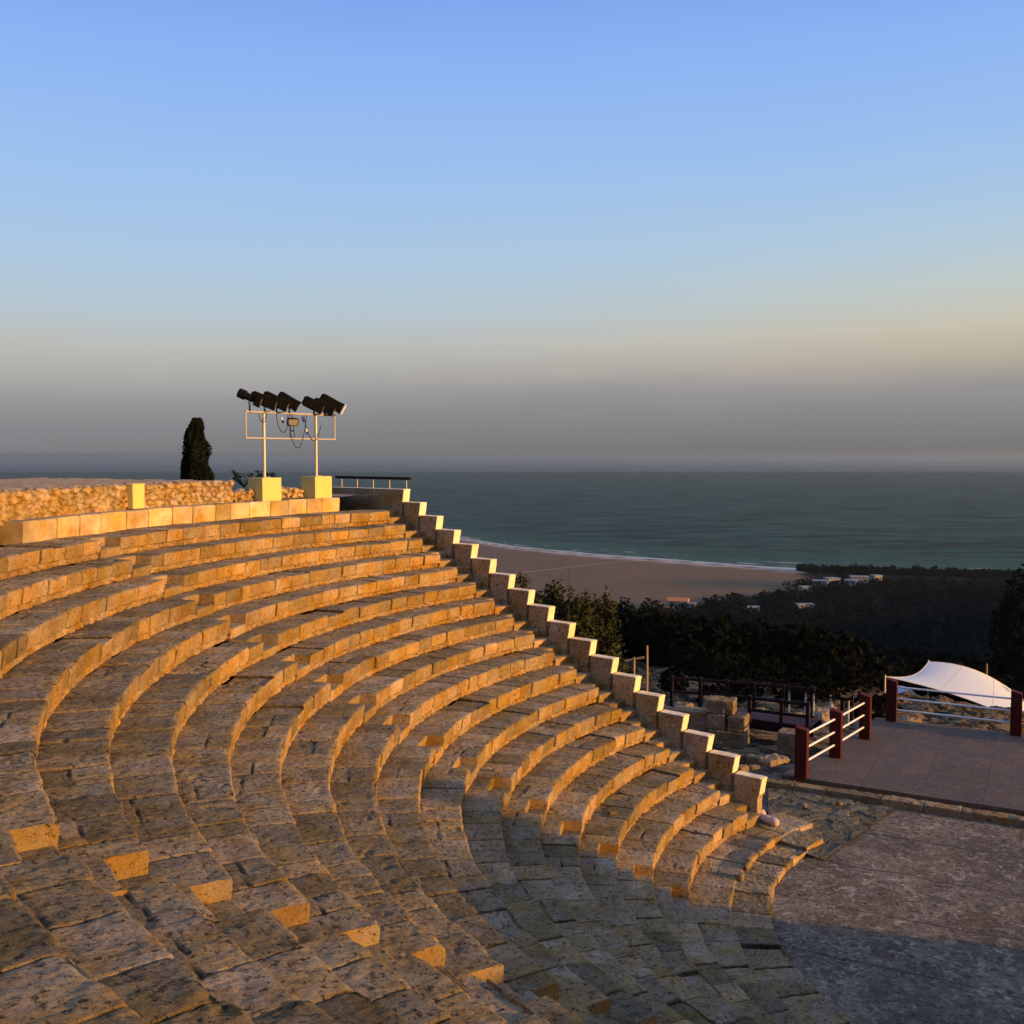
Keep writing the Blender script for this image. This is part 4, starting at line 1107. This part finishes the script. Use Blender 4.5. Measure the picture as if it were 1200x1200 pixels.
N.put(bs.inputs['Roughness'], N.math('ADD', N.math('MULTIPLY', foam, 0.5), 0.42)); bs.inputs['IOR'].default_value = 1.05; bs.inputs['Specular IOR Level'].default_value = 0.5
mp2 = N.n('ShaderNodeMapping'); mp2.inputs['Rotation'].default_value = (0, 0, math.radians(20)); mp2.inputs['Scale'].default_value = (0.35, 1.0, 1.0); N.l(N.pos, mp2.inputs[0])
b = N.bump(N.noise(0.10, 5, 0.65, vec=mp2.outputs[0]), 1.0, 2.2, bs)
N.bump(N.noise(0.02, 3, 0.6, vec=mp2.outputs[0]), 0.6, 5.0, bs, b)
mb = MB(); mb.add(np.stack([X, Y, np.full_like(X, SEA_Z)], 1), grid_faces(len(azs), len(rds)), shore=ss)
kind(mb.build('sea', m), 'structure')

# ------------------------------------------------------------------ woodland on the slope
HP = [(90, 546), (96, 541), (125, 527), (157, 540), (176, 606), (193, 632), (203, 640), (213, 634), (222, 645), (238, 660)]
rs = np.random.default_rng(77)
lm = MB(); n = 0; pts = []
while len(pts) < 7500:
    yy = 46+606*rs.random()**1.35; xx = yy*(-0.06+0.62*rs.random())
    t = -(xx*0.653+(yy-913)*0.757); s = float(shore(np.array([xx]), np.array([yy]))[0])
    lim = 255+22*math.sin(xx*0.05)+15*rs.normal()
    ok = (lim < t < 642+3*math.sin(xx*0.7)+2*rs.normal()) or (wooded(xx, yy) > 5*rs.normal()+2 and s < -7 and yy > 300)
    if math.hypot(xx-27, yy-62) < 8 or (yy < 62 and 0.38*yy-2 < xx < 0.58*yy): ok = False
    if any((xx-hx)**2+(yy-hy+4)**2 < 90 for hx, hy in HP): ok = False
    if not ok: continue
    pts.append((xx, yy))
while len(pts) < 7950:
    xx = rs.uniform(205, 345); yy = np.interp(xx, SHX, SHY)-rs.uniform(5, 22)
    pts.append((xx, yy))
pts = np.array(pts); zg = terrain(pts[:, 0], pts[:, 1])[0]
dist = np.hypot(pts[:, 0], pts[:, 1])
for i in range(len(pts)):
    near = dist[i] < 130
    hgt = rs.uniform(1.0, 1.9) if dist[i] < 58 else rs.uniform(1.6, 3.4) if near else rs.uniform(2.6, 5.5)
    rad = hgt*rs.uniform(0.45, 0.75)
    k = 150 if near else 36
    d = rs.normal(size=(k, 3)); d /= np.linalg.norm(d, axis=1, keepdims=True)
    C = np.array([pts[i, 0], pts[i, 1], zg[i]+hgt*0.5]) + d*np.array([rad, rad, hgt*0.55])*rs.uniform(0.55, 1.0, (k, 1))
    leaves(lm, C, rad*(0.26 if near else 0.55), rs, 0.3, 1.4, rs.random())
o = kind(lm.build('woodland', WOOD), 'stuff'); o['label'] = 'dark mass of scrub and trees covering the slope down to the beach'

def round_tree(x, y, h, r, label, seed, group='trees standing out along the dark slope', n=500, ls=0.5, z=None, low=0.3):
    rs = np.random.default_rng(seed)
    zb = float(terrain(np.array([x]), np.array([y]))[0][0]) if z is None else z
    b = np.array([x, y, zb])
    t = thing('dark_tree', label, 'tree', b, group)
    tube(MB(), [b-[0, 0, 0.3], b+[0, 0, h*0.7]], [0.18, 0.08], 7).build('trunk', BARK, t)
    mb = MB(); d = rs.normal(size=(n, 3)); d /= np.linalg.norm(d, axis=1, keepdims=True)
    lob = 0.72+0.4*vnoise(d*1.9+seed, seed)
    C = b+[0, 0, h*(0.5+low/2)] + d*lob[:, None]*np.array([r, r, h*(0.5-low/2)])*rs.uniform(0.45, 1.0, (n, 1))**0.6
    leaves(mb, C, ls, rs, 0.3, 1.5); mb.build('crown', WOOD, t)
round_tree(42.2, 84.0, 14.0, 3.4, 'tallest dark tree at the right edge rising against the sea', 1, n=2600, ls=0.45, z=-13.5, low=0.0)
round_tree(47.0, 88.0, 13.5, 3.6, 'dark tree crown cut by the right edge of the view, beside the tallest one', 2, n=2600, ls=0.5, z=-14.0, low=0.0)
coast = [(226, 706, 7, 4, 'left end of the shore side trees, nearest the open sand'), (236, 700, 9, 4.5, 'shore side tree behind the pale houses'), (247, 697, 8, 5, 'shore side tree right of the one behind the houses'),
         (262, 695, 8, 4, 'middle tree in the row along the surf'), (276, 690, 10, 5, 'tall tree in the row along the surf'), (288, 688, 9, 4.5, 'tree right of the tall one by the surf'), (306, 684, 8, 5, 'last tree by the surf before the slope closes')]
for i, (x, y, h, r, lab) in enumerate(coast): round_tree(x, y, h, r, 'dark '+lab, 20+i, n=300, ls=1.4, low=-0.5)
round_tree(104, 520, 7.5, 6, 'round dark tree beside the orange roofed building on the plain', 40, n=500, ls=1.3)

# low dark bushes and boulders on the bank beyond the boardwalk
rs = np.random.default_rng(404)
bushes = [(5.0, 46.5, 'between the tan pole and the cross shaped post'), (7.6, 47.5, 'right of the tan pole'), (9.2, 44.6, 'behind the left half of the timber fence'), (10.8, 47.2, 'behind the middle of the timber fence'),
          (12.9, 46.0, 'behind the lectern signs'), (14.6, 48.0, 'on the bank left of the white canopy'), (17.2, 47.0, 'near the left mast of the white canopy'), (15.3, 43.2, 'just beyond the left back corner of the stage')]
for i, (x, y, lab) in enumerate(bushes):
    zb = float(terrain(np.array([x]), np.array([y]))[0][0])-0.15
    b = np.array([x, y, zb]); mb = MB(); hgt = rs.uniform(0.9, 1.5); k = 420
    d = rs.normal(size=(k, 3)); d /= np.linalg.norm(d, axis=1, keepdims=True)
    C = b+[0, 0, hgt*0.45]+d*(0.75+0.4*vnoise(d*2+i, i))[:, None]*np.array([rs.uniform(0.9, 1.5), 1.0, hgt*0.55])*rs.uniform(0.4, 1, (k, 1))**0.5
    leaves(mb, C, 0.26, rs, 0.4, 1.5)
    for q in range(5): tube(mb, [b, C[q*7]*0.6+b*0.4, C[q*7]], [0.03, 0.02, 0.008], 5)
    o = mb.build('low_bush', WOOD, None, base=b); tag(o, 'low dark bush '+lab, 'bush', 'low bushes on the bank')
rocks = [(7.0, 41.5, 0.35, 'pale rock under the left end of the timber fence'), (8.6, 42.6, 0.45, 'large rock behind the left half of the timber fence'), (10.3, 42.0, 0.30, 'rock behind the middle of the timber fence'), (11.6, 41.0, 0.35, 'rock between the fence and the first lectern sign'),
         (13.0, 42.3, 0.5, 'broad rock behind the lectern signs'), (14.3, 40.6, 0.3, 'rock close behind the fence at the stage corner'), (16.5, 42.0, 0.4, 'rock below the left side of the white canopy'), (19.0, 40.6, 0.35, 'rock behind the long railing, below the canopy'), (9.5, 40.4, 0.22, 'small rock just behind the ruined pier')]
for i, (x, y, s_, lab) in enumerate(rocks):
    zb = float(terrain(np.array([x]), np.array([y]))[0][0])
    rblk = rbox(MB(), (x, y, zb+s_*0.35), yawM(rs.uniform(0, 90), rs.normal(0, 0.15)), (s_*1.5, s_, s_*0.65), s_*0.4, s_*0.45, 0.09, 300+i, scale=2.2, tint=rs.random())
    o = rblk.build('rock', RUIN, None, base=(x, y, zb)); tag(o, lab, 'rock', 'rocks on the bank')

# ------------------------------------------------------------------ buildings on the plain
def house(x, y, w, d, h, yw, label, roof='flat', group='pale houses on the coastal plain', rm=None, over=0.3):
    z = float(terrain(np.array([x]), np.array([y]))[0][0])-0.3
    t = thing('house', label, 'house', (x, y, z), group); M = yawM(yw)
    rbox(MB(), (x, y, z+h/2), M, (w/2, d/2, h/2), 0.03, 0, 9, 0).build('wall', HOUSEW, t)
    mb = MB()
    if roof == 'flat': rbox(mb, (x, y, z+h+0.16), M, (w/2+over, d/2+over, 0.15), 0.03, 0, 9, 0)
    else:
        hx, hy = w/2+over, d/2+over
        L = [(-hx, -hy, 0), (hx, -hy, 0), (hx, hy, 0), (-hx, hy, 0), (-hx*0.98, 0, 1.7), (hx*0.98, 0, 1.7)]
        V = np.array(L) @ M + np.array([x, y, z+h+0.01])
        b0 = mb.n; mb.add(V, [np.array(q) for q in ((0, 1, 5, 4), (2, 3, 4, 5), (0, 4, 3), (1, 2, 5), (3, 2, 1, 0))])
    mb.build('roof', rm or HOUSEW, t)
    ex, ey = M[0], M[1]
    for sx in (-0.28, 0.28):
        c = np.array([x, y, z+h*0.55]) + ex*w*sx - ey*(d/2+0.02)
        rbox(MB(), c, M, (0.55, 0.04, 0.6), 0.01, 0, 9, 0).build('window', BLACK, t)
house(90, 546, 11, 6, 3.2, -18, 'low building with an orange roof at the edge of the plain', 'gable', None, TILE)
house(96, 541, 5, 4, 2.4, -18, 'small white shed beside the orange roofed building')
house(125, 527, 8, 4, 2.6, 5, 'long white flat roofed building below the plain edge')
house(157, 540, 9, 4, 2.2, 8, 'lone long pale roof among the dark trees')
house(176, 606, 6, 5, 3, 15, 'small pale house left of the coastal cluster')
house(193, 632, 9, 6, 3.5, -20, 'pale house at the left of the coastal cluster')
house(203, 640, 8, 7, 4, 10, 'white house in the middle of the coastal cluster')
house(213, 634, 7, 6, 3.5, -30, 'pale house in front of the coastal cluster')
house(222, 645, 11, 7, 4.5, -12, 'largest white house at the right of the coastal cluster')
house(238, 660, 6, 5, 3.5, 20, 'small white house right of the coastal cluster')
house(49, 492, 5, 3, 2.2, 20, 'small pale hut at the left edge of the dark trees')

# ------------------------------------------------------------------ haze
hz = MB()
lo = np.array([-40000, -6000, -90.0]); hi = np.array([40000, 62000, 14.5])
c8 = np.array([[x, y, z] for z in (lo[2], hi[2]) for y in (lo[1], hi[1]) for x in (lo[0], hi[0])])
hz.add(c8, np.array([[0, 2, 3, 1], [4, 5, 7, 6], [0, 1, 5, 4], [2, 6, 7, 3], [0, 4, 6, 2], [1, 3, 7, 5]]))
m = bpy.data.materials.new('sea_haze'); m.use_nodes = True; nt = m.node_tree; nt.nodes.clear()
out = nt.nodes.new('ShaderNodeOutputMaterial'); vol = nt.nodes.new('ShaderNodeVolumePrincipled')
vol.inputs['Color'].default_value = (0.33, 0.41, 0.44, 1); vol.inputs['Density'].default_value = 0.8e-4; vol.inputs['Anisotropy'].default_value = 0.2
nt.links.new(vol.outputs[0], out.inputs['Volume'])
fb = MB()
lo = np.array([-30000, 4300, -89.0]); hi = np.array([30000, 42000, 14.2])
c8 = np.array([[x, y, z] for z in (lo[2], hi[2]) for y in (lo[1], hi[1]) for x in (lo[0], hi[0])])
# the bank rises slowly out to sea
c8[4:6, 2] = -60.0
FOG = (fb, c8)
HAZE = True
if HAZE: kind(hz.build('haze', m), 'stuff')
m2 = m.copy(); m2.name = 'fog'; m2.node_tree.nodes['Principled Volume'].inputs['Density'].default_value = 4.0e-4; m2.node_tree.nodes['Principled Volume'].inputs['Color'].default_value = (0.315, 0.44, 0.66, 1)
FOG[0].add(FOG[1], np.array([[0, 2, 3, 1], [4, 5, 7, 6], [0, 1, 5, 4], [2, 6, 7, 3], [0, 4, 6, 2], [1, 3, 7, 5]]))
o = kind(FOG[0].build('fog_bank', m2), 'stuff'); o['label'] = 'grey fog bank lying on the sea along the horizon'

# ------------------------------------------------------------------ sky, sun, camera
w = bpy.data.worlds.new('World'); SC.world = w; w.use_nodes = True
nt = w.node_tree; nt.nodes.clear()
out = nt.nodes.new('ShaderNodeOutputWorld')
sky = nt.nodes.new('ShaderNodeTexSky'); sky.sky_type = 'NISHITA'; sky.sun_disc = False
sky.sun_elevation = SUN_EL; sky.sun_rotation = math.radians(90)-SUN_AZ
sky.dust_density = 3.0; sky.altitude = 80
bg1 = nt.nodes.new('ShaderNodeBackground'); bg1.inputs[1].default_value = 0.07; nt.links.new(sky.outputs[0], bg1.inputs[0])
# dusty evening layers over the horizon
tc = nt.nodes.new('ShaderNodeTexCoord')
sx = nt.nodes.new('ShaderNodeSeparateXYZ'); nt.links.new(tc.outputs['Generated'], sx.inputs[0])
nzt = nt.nodes.new('ShaderNodeTexNoise'); nzt.inputs['Scale'].default_value = 2.6; nzt.inputs['Detail'].default_value = 3
mpp = nt.nodes.new('ShaderNodeMapping'); mpp.inputs['Scale'].default_value = (1, 1, 5); nt.links.new(tc.outputs['Generated'], mpp.inputs[0]); nt.links.new(mpp.outputs[0], nzt.inputs['Vector'])
nz9 = nt.nodes.new('ShaderNodeTexNoise'); nz9.inputs['Scale'].default_value = 7.0; nz9.inputs['Detail'].default_value = 5; nt.links.new(mpp.outputs[0], nz9.inputs['Vector'])
def wm(op, a, b, c=0.0):
    q = nt.nodes.new('ShaderNodeMath'); q.operation = op
    for s_, v in zip(q.inputs, (a, b, c)):
        if isinstance(v, bpy.types.NodeSocket): nt.links.new(v, s_)
        else: s_.default_value = v
    return q.outputs[0]
ez = wm('ADD', wm('ADD', sx.outputs[2], wm('MULTIPLY', wm('SUBTRACT', nzt.outputs['Fac'], 0.5), 0.022)), wm('ADD', wm('MULTIPLY', sx.outputs[0], -0.022), wm('MULTIPLY', wm('SUBTRACT', nz9.outputs['Fac'], 0.5), 0.016)))
def lin(c): return tuple(((q/255)/12.92 if q/255 <= 0.04045 else ((q/255+0.055)/1.055)**2.4) for q in c)+(1.0,)
rp = nt.nodes.new('ShaderNodeValToRGB'); cr = rp.color_ramp
stops = [(-0.0, (117, 116, 118)), (0.035, (131, 131, 136)), (0.056, (143, 142, 147)), (0.078, (165, 162, 161)), (0.105, (180, 180, 177)), (0.14, (175, 190, 200)), (0.18, (167, 192, 216)), (0.25, (153, 188, 230)), (0.34, (137, 175, 237)), (0.42, (118, 156, 230)), (0.58, (130, 164, 226)), (1.0, (140, 168, 222))]
cr.elements[0].position = 0; cr.elements[0].color = lin(stops[0][1]); cr.elements[1].position = 1; cr.elements[1].color = lin(stops[-1][1])
for p, c in stops[1:-1]:
    e = cr.elements.new(p); e.color = lin(c)
nt.links.new(ez, rp.inputs[0])
# warmer towards the setting sun on the right, low down
wf = nt.nodes.new('ShaderNodeMapRange'); wf.interpolation_type = 'SMOOTHSTEP'; nt.links.new(sx.outputs[0], wf.inputs[0]); wf.inputs[1].default_value = -0.2; wf.inputs[2].default_value = 0.75
wz = nt.nodes.new('ShaderNodeMapRange'); wz.interpolation_type = 'SMOOTHSTEP'; nt.links.new(ez, wz.inputs[0]); wz.inputs[1].default_value = 0.30; wz.inputs[2].default_value = 0.07
wz2 = nt.nodes.new('ShaderNodeMapRange'); wz2.interpolation_type = 'SMOOTHSTEP'; nt.links.new(ez, wz2.inputs[0]); wz2.inputs[1].default_value = 0.035; wz2.inputs[2].default_value = 0.085; wz2.inputs[3].default_value = 0.08
wf2 = wm('MULTIPLY', wm('MULTIPLY', wf.outputs[0], wz.outputs[0]), wz2.outputs[0])
mx = nt.nodes.new('ShaderNodeMix'); mx.data_type = 'RGBA'; mx.blend_type = 'MULTIPLY'
nt.links.new(wf2, mx.inputs[0]); nt.links.new(rp.outputs[0], mx.inputs[6]); mx.inputs[7].default_value = (1.28, 1.12, 0.86, 1)
# behind the camera the sky is duller, and it glows round the low sun
bk = nt.nodes.new('ShaderNodeMapRange'); bk.interpolation_type = 'SMOOTHSTEP'; nt.links.new(sx.outputs[1], bk.inputs[0]); bk.inputs[1].default_value = 0.45; bk.inputs[2].default_value = -0.35
mx2 = nt.nodes.new('ShaderNodeMix'); mx2.data_type = 'RGBA'; mx2.blend_type = 'MIX'
lowz = nt.nodes.new('ShaderNodeMapRange'); lowz.interpolation_type = 'SMOOTHSTEP'; nt.links.new(sx.outputs[2], lowz.inputs[0]); lowz.inputs[1].default_value = 0.75; lowz.inputs[2].default_value = 0.30
nt.links.new(wm('MULTIPLY', wm('MULTIPLY', bk.outputs[0], 0.85), lowz.outputs[0]), mx2.inputs[0]); nt.links.new(mx.outputs[2], mx2.inputs[6]); mx2.inputs[7].default_value = (0.10, 0.11, 0.13, 1)
dt = nt.nodes.new('ShaderNodeVectorMath'); dt.operation = 'DOT_PRODUCT'; nt.links.new(tc.outputs['Generated'], dt.inputs[0])
dt.inputs[1].default_value = (math.cos(SUN_EL)*math.cos(SUN_AZ), math.cos(SUN_EL)*math.sin(SUN_AZ), math.sin(SUN_EL))
gl = wm('POWER', wm('MAXIMUM', dt.outputs['Value'], 0.0), 5.0)
mx3 = nt.nodes.new('ShaderNodeMix'); mx3.data_type = 'RGBA'; mx3.blend_type = 'ADD'
nt.links.new(gl, mx3.inputs[0]); nt.links.new(mx2.outputs[2], mx3.inputs[6]); mx3.inputs[7].default_value = (0.5, 0.28, 0.09, 1)
bg2 = nt.nodes.new('ShaderNodeBackground'); nt.links.new(mx3.outputs[2], bg2.inputs[0]); bg2.inputs[1].default_value = 0.90
mxs = nt.nodes.new('ShaderNodeMixShader'); mxs.inputs[0].default_value = 0.85
nt.links.new(bg1.outputs[0], mxs.inputs[1]); nt.links.new(bg2.outputs[0], mxs.inputs[2]); nt.links.new(mxs.outputs[0], out.inputs[0])

sd = bpy.data.lights.new('sun', 'SUN'); sd.energy = 5.0; sd.angle = math.radians(0.6); sd.color = (1.0, 0.55, 0.165)
so = bpy.data.objects.new('sun', sd); COL.objects.link(so)
dirv = Vector((math.cos(SUN_EL)*math.cos(SUN_AZ), math.cos(SUN_EL)*math.sin(SUN_AZ), math.sin(SUN_EL)))
so.rotation_euler = dirv.to_track_quat('Z', 'Y').to_euler(); so.location = (60, -20, 40)

cd = bpy.data.cameras.new('camera'); co = bpy.data.objects.new('camera', cd); COL.objects.link(co)
co.location = (0, 0, CAMZ); co.rotation_euler = (PI/2-PITCH, 0, 0)
cd.sensor_width = 36; cd.sensor_fit = 'HORIZONTAL'; cd.lens = 36*1189.03/1200; cd.clip_start = 0.1; cd.clip_end = 120000
SC.camera = co
SC.view_settings.view_transform = 'Standard'; SC.view_settings.look = 'None'; SC.view_settings.exposure = 0.42; SC.view_settings.gamma = 1.0
SC.cycles.volume_bounces = 1; SC.cycles.max_bounces = 6; SC.cycles.use_denoising = True
for o in bpy.data.objects:
    if '_w' in o: del o['_w']
